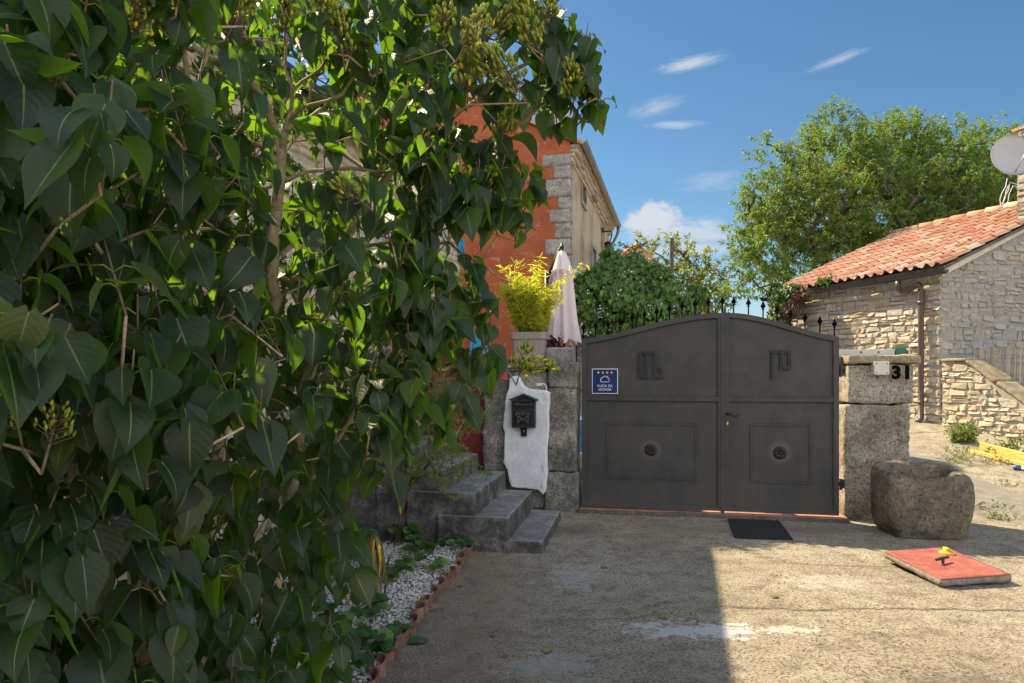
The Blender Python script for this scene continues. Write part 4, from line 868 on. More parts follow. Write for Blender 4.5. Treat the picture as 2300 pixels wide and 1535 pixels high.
g = Geo(); rough_box(g, HF.P(.02, -.55, HE + .1), HF.U * .5, HF.N * .45, Z * .95, .06, .02, 6, .03); part('chimney', g, M['rubble'], rf, True)
g = Geo(); rs = random.Random(12)
for r in range(4):
    u = .05
    while u < HL: L_ = rs.uniform(.25, .6); rough_box(g, HF.P(u, -.05, HE - .36 + r * .085), HF.U * min(L_, HL - u) * .97, HF.N * (.09 + .055 * r + rs.uniform(-.01, .02)), Z * .078, .07, .012, 8, .012, seed=r); u += L_
part('stone_cornice', g, M['rubble'], rh, True)
g = Geo(); gx0 = HF.P(-.12, .27, HE - .02); pr = [(math.cos(a) * .085, math.sin(a) * .085) for a in [math.pi + math.pi * i / 8 for i in range(9)]]
vs = [gx0 + HF.U * e_ + HF.N * a + Z * b for e_ in (0, HL + .25) for a, b in pr] + [gx0 + HF.U * e_ + HF.N * a * .9 + Z * b * .9 for e_ in (0, HL + .25) for a, b in pr]
g.add(vs, [(i, i + 1, 9 + i + 1, 9 + i) for i in range(8)] + [(18 + i, 18 + i + 1, 27 + i + 1, 27 + i) for i in range(8)] + [tuple(range(9)) + tuple(range(26, 17, -1)), tuple(range(9, 18)) + tuple(range(35, 26, -1))])
for k in range(8): vs = [gx0 + HF.U * (.5 + k + e_) + HF.N * a * 1.06 + Z * b * 1.06 for e_ in (0, .03) for a, b in pr]; g.add(vs, [(i, i + 1, 9 + i + 1, 9 + i) for i in range(8)])
GG = paint('grey green zinc', (.17, .20, .20), .4, .15, 6, 0, .5); part('gutter', g, GG, rh, True)
ge = gx0 + HF.U * (HL + .12) - Z * .08; wl = HF.P(HL + .06, .07, HE - .62)
g = Geo(); g.tube([ge, ge - Z * .14, ge - Z * .20 - HF.N * .03, wl + Z * .1 + HF.N * .05, wl + Z * .02, wl - Z * .06, wl - Z * 4.8], .05, 12); part('downpipe', g, GG, rh, True)
for (x0_, x1_, y0_, y1_) in ((1304, 1315, 408, 466), (1327, 1337, 552, 618)):
    ua, ub = HF.inv(x0_, 450)[0], HF.inv(x1_, 450)[0]; um = (ua + ub) / 2; za = CH + (HZ - y1_) / F * (13.5 + .97 * um); zb_ = CH + (HZ - y0_) / F * (13.5 + .97 * um); t = .09
    g = Geo()
    for (a0, a1, b0, b1) in ((ua, ua + t, za, zb_), (ub - t, ub, za, zb_), (ua + t, ub - t, zb_ - t, zb_), (ua + t, ub - t, za, za + t)): g.box(HF.P(a0, -.01, b0), HF.U * (a1 - a0), HF.N * .05, Z * (b1 - b0))
    w_ = part('window', g, M['quoin'], rh); g = Geo(); g.box(HF.P(ua + t, .004, za + t), HF.U * (ub - ua - 2 * t), HF.N * .006, Z * (zb_ - za - 2 * t)); part('pane', g, M['glass'], w_)
g = Geo(); rough_box(g, HF.P(HF.inv(1322, 435)[0], 0, zy(HF, 1322, 440)), HF.U * .7, HF.N * .16, Z * .09, .08, .01, 6, .02); part('stone_bracket', g, M['quoin'], rh, True)
lu = HF.inv(1352, 520)[0]; lz = CH + (HZ - 520) / F * (13.5 + .97 * lu); c = HF.P(lu, .02, lz)
wlamp = empty('wall_lamp', c, 'small black lantern on a bracket on the peeling side wall', 'wall lamp')
g = Geo(); g.box(c - HF.U * .2, HF.U * .4, HF.N * .05, Z * .06); g.tube([c, c + HF.N * .22, c + HF.N * .26 - Z * .1, c + HF.N * .2 - Z * .3], .02, 8); part('bracket', g, M['black'], wlamp)
g = Geo(); g.lathe(c + HF.N * .14 - Z * .55, Z, [(0, .05), (.04, .08), (.18, .09), (.22, .11), (.27, .03)], 10); part('lantern', g, M['black'], wlamp)
u0, z0 = HG.inv(1056, 796, .03); u1, z1 = HG.inv(1096, 741, .03)
shw = empty('window_shutter', HG.P(u0, 0, z0), 'small sky blue shutter folded open against the red wall', 'shutter')
g = Geo(); nb = 4
for i in range(nb): g.box(HG.P(u0, .02, z0 + (z1 - z0) * i / nb + .004), HG.U * (u1 - u0), HG.N * .03, Z * ((z1 - z0) / nb - .008))
g.box(HG.P(u0 + .01, .012, z0 + .01), HG.U * (u1 - u0 - .02), HG.N * .01, Z * (z1 - z0 - .02)); part('boards', g, M['blue_wood'], shw, bevel=.004)
g = Geo(); c = HG.P(u1 + .03, 0, (z0 + z1) / 2); g.tube([c, c + HG.N * .04], .015, 8); g.tube([c + HG.N * .03 - Z * .05, c + HG.N * .03 + Z * .04], .02, 8); part('catch', g, M['zinc'], shw)

# ------------------------------------------------------------------ yard behind the gate
g = Geo(); o_ = Vector((1.22, 12.75, 0)); 
pool = empty('swimming_pool', (2.4, 13, 0), 'blue sided pool glimpsed between the left pier and the gate', 'pool')
g = Geo(); g.box((1.22, 12.75, .03), (2.6, 0, 0), (0, .60, 0), (0, 0, .60)); part('side', g, M['pool'], pool)
g = Geo(); g.box((1.20, 12.72, .0), (2.66, 0, 0), (0, .66, 0), (0, 0, .028)); g.box((1.20, 12.72, .632), (2.66, 0, 0), (0, .66, 0), (0, 0, .03)); part('rim', g, M['white_trim'], pool)
GWf = Frame((1.36, 14.25), (1, .06)); 
gw = empty('garden_wall', GWf.P(1.5, -.2, 0), 'low rubble garden wall under the climbing vine behind the gate', 'wall')
g = Geo(); g.box(GWf.P(0, 0, 0), GWf.U * 3.4, -GWf.N * .35, Z * 2.3); o = part('wall', g, M['mortar_grey'], gw)
g = Geo(); rubble(g, GWf, 0, 3.4, .9, 2.3, lambda u, z: 0 < u < 3.4 and z < 2.3, random.Random(41), (.06, .15), (.15, .4), .03); part('facing_stone', g, M['rubble_grey'], o, True)
# far low house
FHf = Frame((4.6, 25.0), (1, .15)); fh = empty('far_house', FHf.P(1.5, -2, 0), 'low pale house with tiled roof far behind the vine', 'house')
g = Geo(); g.box(FHf.P(0, 0, 0), FHf.U * 2.9, -FHf.N * 4, Z * 3.7); part('wall', g, paint('cream render', (.56, .50, .38), .9, .15, 2, .3), fh)
g = Geo(); a = FHf.P(-.6, .2, 6.2); g.prism([a + FHf.U * .5, a + FHf.U * 3.3 - Z * 2.45, a + FHf.U * 3.3 - Z * 2.35, a + FHf.U * .5 + Z * .1], -FHf.N * 4.6); part('roof', g, M['roof'], fh)
po = at(1508, 840, 18); g = Geo(); g.tube([Vector((po.x - .06, 18, 0)), Vector((po.x + .02, 18, CH + (HZ - 535) / F * 18))], .055, 10); g.tube([Vector((po.x + .02, 18, 4.95)), Vector((po.x + .02, 18, 5.0))], .062, 10)
thing('wooden_pole', g, M['wood'], 'weathered wooden pole rising from the vine against the clouds', 'pole', smooth=False)
# planter with bamboo, parasol
def pot_pts(px0, px1, py0, py1, fr, n): a, b = fr.inv(px0, py0, n), fr.inv(px1, py1, n); return a, b
(u0, z0), (u1, z1) = LF.inv(1144, 806, -.1), LF.inv(1225, 745, -.1)
z0 = zw - .003; pc = LF.P((u0 + u1) / 2, -.26, z0); wt_, dt = (u1 - u0) / 2, .15; ph_ = z1 - z0
pt = empty('planter', pc, 'taupe ribbed plastic planter box standing on the wall by the pier', 'planter')
def rrect(a, b, n=40, ex=7): return [(math.copysign(abs(math.cos(2 * math.pi * i / n)) ** (2 / ex), math.cos(2 * math.pi * i / n)) * a, math.copysign(abs(math.sin(2 * math.pi * i / n)) ** (2 / ex), math.sin(2 * math.pi * i / n)) * b) for i in range(n)]
g = Geo(); nr = 96; rings = [(0, .74), (.01, .78), (.70, .92), (.71, .90)]
allv = []
for ri, (h, k) in enumerate([(0.0, .76), (.02, .79), (.74, .91), (.76, .91), (.78, 1.0), (1.0, 1.02), (1.0, .93), (.8, .9)]):
    for i, (a, b) in enumerate(rrect(wt_ * k, dt * k * (1.1), nr)):
        rib = (1 - .022 * (i % 4 < 2)) if ri in (1, 2) else 1; allv.append(pc + LF.U * a * rib - LF.N * -b * rib + Z * h * ph_)
g.add(allv, [(r * nr + i, r * nr + (i + 1) % nr, (r + 1) * nr + (i + 1) % nr, (r + 1) * nr + i) for r in range(7) for i in range(nr)] + [tuple(range(nr))[::-1]]); part('pot', g, M['pot'], pt)
g = Geo(); g.add([pc + LF.U * a + LF.N * b + Z * ph_ * .86 for a, b in rrect(wt_ * .9, dt * .95, 40)], [tuple(range(40))]); part('soil', g, M['soil'], pt)
pd = 9.2; ptop, pbot = at(1262, 565, pd), at(1268, 768, pd); 
par = empty('parasol', Vector((ptop.x, pd, 0)), 'closed pale pink hanging parasol beside the bamboo', 'parasol')
g = Geo(); nf = 16; prof = [(0, .045), (.06, .075), (.20, .125), (.215, .145), (.24, .118), (.5, .135), (.75, .155), (.93, .185), (1.0, .19)]
vs = []; nr = nf * 6
for h, r in prof:
    for i in range(nr):
        a = 2 * math.pi * i / nr; fold = math.cos(a * nf / 2 + .6 * h) ; k = r * (1 + (.05 + .20 * h) * fold + .04 * math.sin(3 * a + 5 * h)); zz = ptop.z + (pbot.z - ptop.z) * (h + (.02 * fold + .015 * math.sin(2 * a) if h > .9 else 0))
        vs.append((ptop.x + .035 * h + math.cos(a) * k, pd + math.sin(a) * k, zz))
g.add(vs, [(r * nr + (i + 1) % nr, r * nr + i, (r + 1) * nr + i, (r + 1) * nr + (i + 1) % nr) for r in range(len(prof) - 1) for i in range(nr)] + [tuple(range(nr))]); part('canopy', g, M['cloth'], par, True)
g = Geo(); g.tube([Vector((ptop.x + .03, pd, pbot.z - .1)), Vector((ptop.x, pd, ptop.z + .05))], .018, 10); g.lathe((ptop.x, pd, ptop.z + .03), Z, [(0, .025), (.04, .03), (.05, .018), (.09, .012)], 10); part('hub', g, M['iron'], par, True)
g = Geo(); a = at(1262, 550, pd + .05); b = at(1228, 628, pd + .4); g.tube([a, b], .022, 10); g.tube([b + Vector((0, 0, .1)), Vector((b.x - .03, b.y, 0))], .03, 10); part('arm', g, M['iron'], par, True)

# ------------------------------------------------------------------ foliage tools
TPL = {'lance': ([(0, 0), (.5, .42), (0, 1), (-.5, .42)], [(0, 1, 2), (0, 2, 3)], .22),
       'narrow': ([(0, 0), (.5, .3), (.34, .7), (0, 1), (-.34, .7), (-.5, .3)], [(0, 1, 2), (0, 2, 3), (0, 3, 4), (0, 4, 5)], .2),
       'broad': ([(0, 0), (.42, -.10), (.60, .22), (.40, .42), (.38, .72), (0, 1.0), (-.38, .72), (-.40, .42), (-.60, .22), (-.42, -.10)], [(0, i, i + 1) for i in range(1, 9)], .25),
       'round': ([(0, 0), (.30, .02), (.52, .28), (.56, .52), (.42, .84), (.16, 1.0), (0, .96), (-.16, 1.0), (-.42, .84), (-.56, .52), (-.52, .28), (-.30, .02)], [(0, i, i + 1) for i in range(1, 11)], .25)}
def leaves(g, P, D, N, L, W, tpl, rng, mi=0):
    """many small leaves at once: P base points, D directions, N upper-side normals, L lengths, W widths"""
    pts, tri, fold = TPL[tpl]; P, D, N = (np.asarray(a, float) for a in (P, D, N)); n = len(P); L = np.asarray(L, float) * np.ones(n); W = np.asarray(W, float) * np.ones(n)
    D = D / np.linalg.norm(D, axis=1, keepdims=True); S = np.cross(D, N); S /= np.linalg.norm(S, axis=1, keepdims=True) + 1e-9; N = np.cross(S, D)
    k = len(pts); V = np.zeros((n, k, 3))
    for i, (x, y) in enumerate(pts):
        V[:, i] = P + S * (x * W)[:, None] + D * (y * L)[:, None] + N * ((abs(x) * fold * W) - (y * y * .18 * L))[:, None]
    tt = rng.random(n); o = g.n; g.v.extend(map(tuple, V.reshape(-1, 3))); g.n += n * k
    T = np.array(tri); Fc = (T[None] + (np.arange(n) * k)[:, None, None] + o).reshape(-1, 3); g.f.extend(map(tuple, Fc.tolist())); g.m.extend([mi] * len(Fc)); g.t.extend(np.repeat(tt, len(tri)).tolist())
def unit(rng, n): v = rng.normal(size=(n, 3)); return v / np.linalg.norm(v, axis=1, keepdims=True)
def shoots(g, S, Dv, Ln, per, L, W, tpl, rng, spread=.9, droop=.5, upn=.6, mi=0):
    """leaves set around shoots starting at S, direction Dv, length Ln"""
    n = len(S); t = rng.random((n, per)); P = S[:, None] + Dv[:, None] * (t * Ln[:, None])[..., None]; P[..., 2] -= droop * .35 * Ln[:, None] * t ** 2; P = P.reshape(-1, 3)
    D = np.repeat(Dv, per, 0) * .5 + unit(rng, n * per) * spread; D[:, 2] -= droop
    Nn = unit(rng, n * per) * .7; Nn[:, 2] += upn; leaves(g, P, D, Nn, L * rng.uniform(.65, 1.15, n * per), W * rng.uniform(.7, 1.1, n * per), tpl, rng, mi)
def grow(g, root, targets, r0, rt, rng, mi=0, seg=3, jit=.06, nodes=None, sag=0.0):
    """branch network: every target joins the nearest node that lies nearer the root; radii follow the load carried"""
    N = [Vector(p) for p in root] if nodes is None else [Vector(p) for p, _ in nodes]; par_ = list(range(-1, len(N) - 1)) if nodes is None else [q for _, q in nodes]
    tg = sorted([Vector(t) for t in targets], key=lambda t: min((t - n).length for n in N)); arr = [tuple(n) for n in N]
    for t in tg:
        A = np.array(arr); d = np.linalg.norm(A - np.array(t), axis=1) + 0.35 * np.maximum(0, A[:, 2] - t.z) ; j = int(d.argmin()); a = N[j]; dd = t - a; L = dd.length
        k = max(1, min(seg, int(L / .12))); p = j
        for i in range(1, k + 1):
            f = i / k; q = a + dd * f + Vector(rng.normal(size=3)) * (jit * L * (0 if i == k else 1)) + Z * (sag * L * math.sin(f * math.pi)); N.append(q); arr.append(tuple(q)); par_.append(p); p = len(N) - 1
    load = [0.0] * len(N); kids = [0] * len(N)
    for p in par_:
        if p >= 0: kids[p] += 1
    for i in range(len(N) - 1, -1, -1):
        if kids[i] == 0: load[i] = 1.0
    order = sorted(range(len(N)), key=lambda i: -i)
    for i in order:
        if par_[i] >= 0: load[par_[i]] += load[i]
    mxl = max(load); rad = [max(rt, r0 * (l / mxl) ** .45) for l in load]
    ch = {}
    for i, p in enumerate(par_):
        if p >= 0: ch.setdefault(p, []).append(i)
    done = set(); stack = [i for i, p in enumerate(par_) if p < 0]
    chains = [[s] for s in stack]
    while chains:
        c = chains.pop(); i = c[-1]
        while i in ch:
            ks = sorted(ch[i], key=lambda k_: -load[k_])
            for k_ in ks[1:]: chains.append([i, k_])
            i = ks[0]; c.append(i)
        if len(c) > 1:
            rr = [rad[x] for x in c]; rr[0] = min(rr[0], rr[1] * 1.25) if par_[c[0]] >= 0 else rr[0]
            g.tube([N[x] for x in c], rr, 8 if max(rr) > .015 else 5, mi, .5)
    return N
def blobs_shoots(blobs, n, rng, shell=.55):
    vol = np.array([b[3] ** 2.2 for b in blobs]); idx = rng.choice(len(blobs), n, p=vol / vol.sum()); B = np.array([[b[0], b[1], b[2]] for b in blobs])[idx]; Rr = np.array([b[3] for b in blobs])[idx]
    d = unit(rng, n); rad = shell + (1 - shell) * rng.random(n) ** .6; P = B + d * (Rr * rad * .95)[:, None]; return P, d
def pxblob(px, py, r, d): p = at(px, py, d); return (p.x, p.y, p.z, r / F * d)
rg = np.random.default_rng(5)

# big almond tree behind the cottage
bl = [pxblob(*b) for b in ((1765, 451, 95, 19.5), (1735, 356, 38, 19.5), (1880, 356, 85, 20), (1868, 288, 38, 20), (2000, 371, 100, 20.5), (2035, 311, 50, 20.5), (2120, 376, 95, 20.5), (2210, 326, 42, 21), (2240, 406, 90, 20.5), (2285, 316, 36, 21),
     (1730, 545, 75, 19), (1690, 620, 42, 18.5), (1850, 470, 110, 19), (1990, 470, 120, 19.5), (2130, 450, 110, 19.5), (2260, 470, 90, 20), (1800, 600, 70, 19), (1900, 580, 80, 19.5), (1680, 560, 35, 18.5), (1700, 470, 40, 19), (1660, 650, 28, 18.3), (1990, 560, 90, 20), (2110, 545, 80, 20), (2230, 560, 90, 20.5), (2340, 406, 110, 20.5))]
tr = empty('almond_tree', (10.4, 20, 1.1), 'large airy bright green tree standing behind the tiled cottage roof', 'tree')
S, dv = blobs_shoots(bl, 4300, rg, .35); Dv = dv * .6 + unit(rg, len(S)) * .5; Dv[:, 2] += .55; Dv /= np.linalg.norm(Dv, axis=1, keepdims=True)
g = Geo(); shoots(g, S, Dv, rg.uniform(.30, .70, len(S)), 27, .155, .040, 'lance', rg, .8, .55, .5); part('crown', g, M['almond'], tr)
g = Geo(); tgt = [S[i] for i in rg.choice(len(S), 420, replace=False)]
grow(g, [(10.4, 20, .6), (10.35, 20, 2.2), (10.5, 20.1, 3.4)], tgt, .24, .012, rg, 0, 3, .05); part('trunk', g, M['bark_dark'], tr, True)
# small thin tree behind the vine
bl2 = [pxblob(*b) for b in ((1430, 600, 40, 20), (1400, 640, 35, 20), (1475, 570, 30, 20.5), (1520, 565, 34, 20.5), (1560, 600, 45, 20.5), (1590, 640, 45, 20.5), (1540, 660, 45, 20), (1610, 690, 38, 20), (1500, 640, 50, 20), (1430, 560, 18, 20), (1575, 700, 40, 19.8))]
t2 = empty('fruit_tree', (5.0, 20.3, .0), 'thin yellow green fruit tree behind the vine and the wooden pole', 'tree')
S, dv = blobs_shoots(bl2, 330, rg, .2); Dv = dv * .5 + unit(rg, len(S)) * .5; Dv[:, 2] += .6; Dv /= np.linalg.norm(Dv, axis=1, keepdims=True)
g = Geo(); shoots(g, S, Dv, rg.uniform(.3, .7, len(S)), 20, .14, .05, 'lance', rg, .9, .4, .5); part('crown', g, M['fig'], t2)
g = Geo(); grow(g, [(5.0, 20.3, 0), (5.0, 20.3, 1.6), (4.9, 20.2, 2.4)], [S[i] for i in rg.choice(len(S), 120, replace=False)], .10, .008, rg); part('trunk', g, M['bark_dark'], t2, True)
# climbing vine over the garden wall
bl3 = [pxblob(*b) for b in ((1320, 690, 34, 13.6), (1325, 640, 30, 13.7), (1370, 640, 48, 13.8), (1375, 600, 30, 14), (1420, 620, 46, 14), (1400, 690, 60, 13.5), (1340, 730, 26, 13.5), (1470, 640, 44, 14), (1500, 690, 50, 13.7), (1450, 710, 44, 13.4), (1545, 670, 30, 14.2), (1430, 590, 20, 14.2), (1372, 575, 16, 14.2), (1530, 705, 32, 13.8), (1400, 730, 30, 13.5), (1568, 655, 18, 14.3), (1305, 655, 16, 13.6))]
vn = empty('climbing_vine', (2.4, 14, 0), 'dense dark green vine with white blossom over the garden wall', 'vine')
S, dv = blobs_shoots(bl3, 1500, rg, .75); Dv = dv + unit(rg, len(S)) * .4; Dv /= np.linalg.norm(Dv, axis=1, keepdims=True)
P = S[:, None] + unit(rg, len(S) * 6).reshape(len(S), 6, 3) * .10; P = P.reshape(-1, 3); Dd = unit(rg, len(P)) * .5; Dd[:, 2] -= .8; Nn = np.repeat(dv, 6, 0) + unit(rg, len(P)) * .55; Nn[:, 2] += .45; Nn[:, 1] -= .3
g = Geo(); leaves(g, P, Dd, Nn, rg.uniform(.06, .13, len(P)), rg.uniform(.06, .12, len(P)), 'broad', rg); part('foliage', g, M['vine'], vn)
g = Geo(); grow(g, [(2.4, 14.05, 0), (2.4, 14.02, 1.4), (2.5, 13.95, 2.3)], [S[i] for i in rg.choice(len(S), 60, replace=False)], .06, .006, rg); part('stems', g, M['bark_dark'], vn, True)
g = Geo(); q = rg.choice(len(S), 120, replace=False); C_ = S[q] + dv[q] * .10; P = (C_[:, None] + rg.normal(size=(120, 9, 3)) * .045).reshape(-1, 3); leaves(g, P, unit(rg, len(P)), unit(rg, len(P)), .028, .026, 'round', rg); part('blossom', g, M['flower'], vn)
# ivy at the far end of the cottage
bl4 = [pxblob(*b) for b in ((1757, 668, 22, 15.2), (1752, 700, 22, 15.2), (1745, 730, 22, 15.1), (1765, 690, 16, 15.0), (1780, 655, 16, 14.9), (1742, 648, 16, 15.4), (1840, 632, 6, 14.5), (1860, 626, 6, 14.3))]
iv = empty('ivy', CF.P(.1, .1, .8), 'dark green ivy with a dry brown fringe on the far cottage corner', 'ivy')
S, dv = blobs_shoots(bl4, 700, rg, .6); P = np.repeat(S, 3, 0) + rg.normal(size=(2100, 3)) * .05; Dd = unit(rg, 2100) * .5; Dd[:, 2] -= .7; Nn = np.repeat(dv, 3, 0) + unit(rg, 2100) * .5
g = Geo(); leaves(g, P, Dd, Nn, .085, .075, 'broad', rg); part('foliage', g, M['ivy'], iv)
bl5 = [pxblob(*b) for b in ((1790, 668, 14, 14.75), (1775, 695, 14, 14.8), (1808, 655, 10, 14.6), (1765, 725, 10, 14.9))]
S, dv = blobs_shoots(bl5, 260, rg, .2); P = np.repeat(S, 3, 0) + rg.normal(size=(780, 3)) * .04; Dd = unit(rg, 780) * .5; Dd[:, 2] -= .7
g = Geo(); leaves(g, P, Dd, unit(rg, 780), .07, .05, 'broad', rg); part('dry_leaves', g, M['ivy_dry'], iv)
g = Geo(); grow(g, [CF.P(.1, .05, .5), CF.P(.12, .06, 1.5)], [S[i] for i in range(0, 260, 12)], .02, .006, rg); part('stems', g, M['bark_dark'], iv, True)
# bamboo in the planter
bb = empty('bamboo', pc + Z * ph_ * .85, 'bright yellow green bamboo growing in the taupe planter', 'bamboo plant')
cs = []; g = Geo(); g2 = Geo()
for i in range(64):
    b = pc + LF.U * rg.uniform(-.7, .7) * wt_ + LF.N * rg.uniform(-.7, .7) * dt + Z * ph_ * .85; h = rg.uniform(.45, .92) * (1.12 if i % 3 == 0 else .8); ln = Vector((rg.normal() * .17 - .03, rg.normal() * .12, 0)); pts = [b + ln * (t ** 1.6) * h * 1.6 + Z * h * (t - .12 * t ** 3) for t in (0, .25, .5, .75, 1)]
    g.tube(pts, [.0045, .004, .0035, .003, .0015], 5)
    for t in np.linspace(.22, 1, 13):
        k = min(3, int(t * 4)); f = t * 4 - k; p = pts[k].lerp(pts[min(4, k + 1)], min(1, f)); m = 7; D = unit(rg, m); D[:, 2] = D[:, 2] * .5 + rg.uniform(-.35, .5); Nn = unit(rg, m) * .6; Nn[:, 2] += .8
        leaves(g2, np.array([p] * m) + rg.normal(size=(m, 3)) * .02, D, Nn, rg.uniform(.06, .12, m), rg.uniform(.010, .017, m), 'narrow', rg)
part('culms', g, M['petiole'], bb, True); part('foliage', g2, M['bamboo'], bb)
# dark red plant beside the planter
c = LF.P(uA - .02, -.42, zw + .02); S = np.array(c) + rg.normal(size=(60, 3)) * (.055, .03, .07) + (0, 0, .13); g = Geo(); Dd = unit(rg, 360); leaves(g, np.repeat(S, 6, 0) + rg.normal(size=(360, 3)) * .025, Dd, unit(rg, 360), .045, .035, 'broad', rg)
rp = empty('barberry', c, 'small dark burgundy plant between the planter and the parasol', 'plant'); part('foliage', g, M['burgundy'], rp)
g = Geo(); grow(g, [c - Z * .03, c + Z * .06], S[::5], .010, .003, rg); part('stems', g, M['bark_dark'], rp)

# ------------------------------------------------------------------ trough, slab, mat
tro = Vector((3.79, 6.36, 0)); g = Geo(); nr = 140; rg0 = [(-.03, .31, .22), (.02, .35, .26), (.10, .395, .29), (.22, .42, .315), (.36, .43, .325), (.48, .428, .325), (.56, .418, .318), (.59, .402, .304), (.60, .375, .28), (.598, .345, .25), (.585, .325, .232), (.53, .31, .22), (.46, .295, .205), (.43, .26, .17), (.42, .1, .06)]
rgs = []
for ra, rb2 in zip(rg0[:-1], rg0[1:]): rgs += [tuple(x + (y2 - x) * k / 3 for x, y2 in zip(ra, rb2)) for k in range(3)]
rgs.append(rg0[-1])
vs = []
for h, a, b in rgs:
    a0_, b0_ = a, b; a, b = a * .86, b * .92
    for i in range(nr):
        t = 2 * math.pi * i / nr; ex = 2 / 5.0; cx_, sy_ = math.cos(t), math.sin(t); x = math.copysign(abs(cx_) ** ex, cx_) * a; y = math.copysign(abs(sy_) ** ex, sy_) * b
        sk = 1 + .05 * math.sin(t + 1) * h; p = tro + Vector((x * sk * math.cos(-.12) - y * math.sin(-.12), x * math.sin(-.12) + y * math.cos(-.12), max(h, -.02)))
        dn = fbm(p, 2.6, 3) * .026 + fbm(p, 8, 4) * .011 + fbm(p, 26, 4) * .009; dr = Vector((x, y, .25 * (h - .3))).normalized() * (1 if rgs.index((h, a0_, b0_)) < 27 else -.5); p = p + dr * dn + Z * ((fbm(p, 5, 2) * .03 + y * .16) * smooth(.05, .56, h))
        vs.append(p)
K = len(rgs); g.add(vs, [(r * nr + i, r * nr + (i + 1) % nr, (r + 1) * nr + (i + 1) % nr, (r + 1) * nr + i) for r in range(K - 1) for i in range(nr)] + [tuple(range(nr))[::-1], tuple(range((K - 1) * nr, K * nr))])
tg_ = thing('stone_trough', g, M['trough'], 'rough dark hollowed stone trough standing beside the right pier', 'stone trough', smooth=True)
fL = Vector((2.985, 4.75, .008)); fR = Vector((3.555, 4.86, .012)); fB = Vector((2.955, 5.42, .03)); cv = empty('manhole_cover', (fL + fR) / 2, 'red painted concrete cover slab lying on the yard', 'cover slab')
g = Geo(); rough_box(g, fL, fR - fL, fB - fL, Z * .046, .025, .004, 20, .004); part('slab', g, M['slab'], cv, True)
g = Geo(); rough_box(g, fL + Z * .047, fR - fL, fB - fL, Z * .006, .03, .0022, 24, .002, seed=3); part('painted_top', g, M['redpaint'], cv, True)
hb = at(2118, 1271, 5.1); hb.z = .060; g = Geo(); g.tube([hb, hb + Z * .045], .010, 10); g.tube([hb + Vector((-.062, -.02, .05)), hb + Vector((.066, .045, .05))], .0115, 10); part('handle', g, M['iron'], cv, True)
yb = at(2126, 1243, 5.36); yb.z = .072; g = Geo(); g.lathe(yb - Z * .0, Z, [(0, .040), (.004, .055), (.016, .057), (.024, .050), (.030, .030), (.034, .026), (.048, .024), (.052, .012)], 22); g.box(yb + Vector((-.012, -.03, .034)), (.024, 0, 0), (0, .06, 0), (0, 0, .022)); thing('plug', g, M['yellow'], 'yellow plastic plug lying on the back corner of the red slab', 'plug', smooth=True)
mc = [gnd(1650, 1207, .012), gnd(1781, 1212, .012), gnd(1750, 1171, .012), gnd(1635, 1166, .012)]
g = Geo(); n = 14; vs = []
for lay in (0.0, .011):
    for j in range(n + 1):
        for i in range(n + 1):
            a = mc[0].lerp(mc[1], i / n); b = mc[3].lerp(mc[2], i / n); p = a.lerp(b, j / n); vs.append((p.x, p.y, .008 + lay + (.0015 * ((i + j) % 2) if lay else 0)))
m1 = (n + 1) ** 2; fs = []
for j in range(n):
    for i in range(n): q_ = (j * (n + 1) + i, j * (n + 1) + i + 1, (j + 1) * (n + 1) + i + 1, (j + 1) * (n + 1) + i); fs += [tuple(x + m1 for x in q_), q_[::-1]]
bd = [i for i in range(n + 1)] + [(j + 1) * (n + 1) + n for j in range(n)] + [n * (n + 1) + n - 1 - i for i in range(n)] + [(n - 1 - j) * (n + 1) for j in range(n - 1)]
fs += [(bd[i], bd[(i + 1) % len(bd)], bd[(i + 1) % len(bd)] + m1, bd[i] + m1) for i in range(len(bd))]
g.add(vs, fs); thing('doormat', g, M['rubber'], 'black rubber doormat in front of the right gate leaf', 'doormat')

# ------------------------------------------------------------------ the lilac in the foreground
rl = np.random.default_rng(17)
def inpoly(x, y, P):
    c = False; j = len(P) - 1
    for i in range(len(P)):
        if (P[i][1] > y) != (P[j][1] > y) and x < (P[j][0] - P[i][0]) * (y - P[i][1]) / (P[j][1] - P[i][1]) + P[i][0]: c = not c
        j = i
    return c
def dfront(px, py):
    d = np.interp(px, [-300, 0, 250, 500, 700, 900, 1100, 1300], [.80, .86, 1.0, 1.22, 1.5, 1.75, 1.95, 1.95])
    return d + (.10 if py > 1000 else 0)
REG = [([(-300, -260), (560, -260), (900, -260), (985, 100), (940, 300), (935, 420), (960, 560), (930, 700), (880, 860), (850, 1010), (770, 1110), (750, 1300), (730, 1750), (-300, 1750)], 850, .42),
       ([(-300, -260), (560, -260), (900, -260), (970, 100), (930, 300), (900, 420), (900, 560), (880, 700), (840, 860), (800, 1010), (740, 1110), (720, 1300), (700, 1750), (-300, 1750)], 560, -1),
       ([(900, -260), (1190, -260), (1235, 30), (1265, 130), (1300, 205), (1235, 235), (1130, 235), (1000, 270), (930, 150)], 92, .30),
       ([(930, 300), (1110, 250), (1150, 360), (1080, 420), (1000, 440), (970, 540), (930, 540)], 46, .28),
       ([(880, 540), (960, 570), (1060, 640), (1030, 720), (980, 760), (900, 840)], 40, .28),
       ([(840, 780), (930, 780), (940, 880), (900, 940), (840, 980)], 26, .3),
       ([(560, -100), (900, -100), (930, 250), (880, 420), (860, 700), (760, 900), (560, 900)], 130, -2),
       ([(200, 640), (860, 640), (840, 960), (760, 1120), (720, 1350), (300, 1350)], 190, -2)]
lil = empty('lilac_bush', at(470, 1982, 2.0), 'large dark green lilac bush with hanging heart shaped leaves filling the left foreground', 'bush')
SH = []
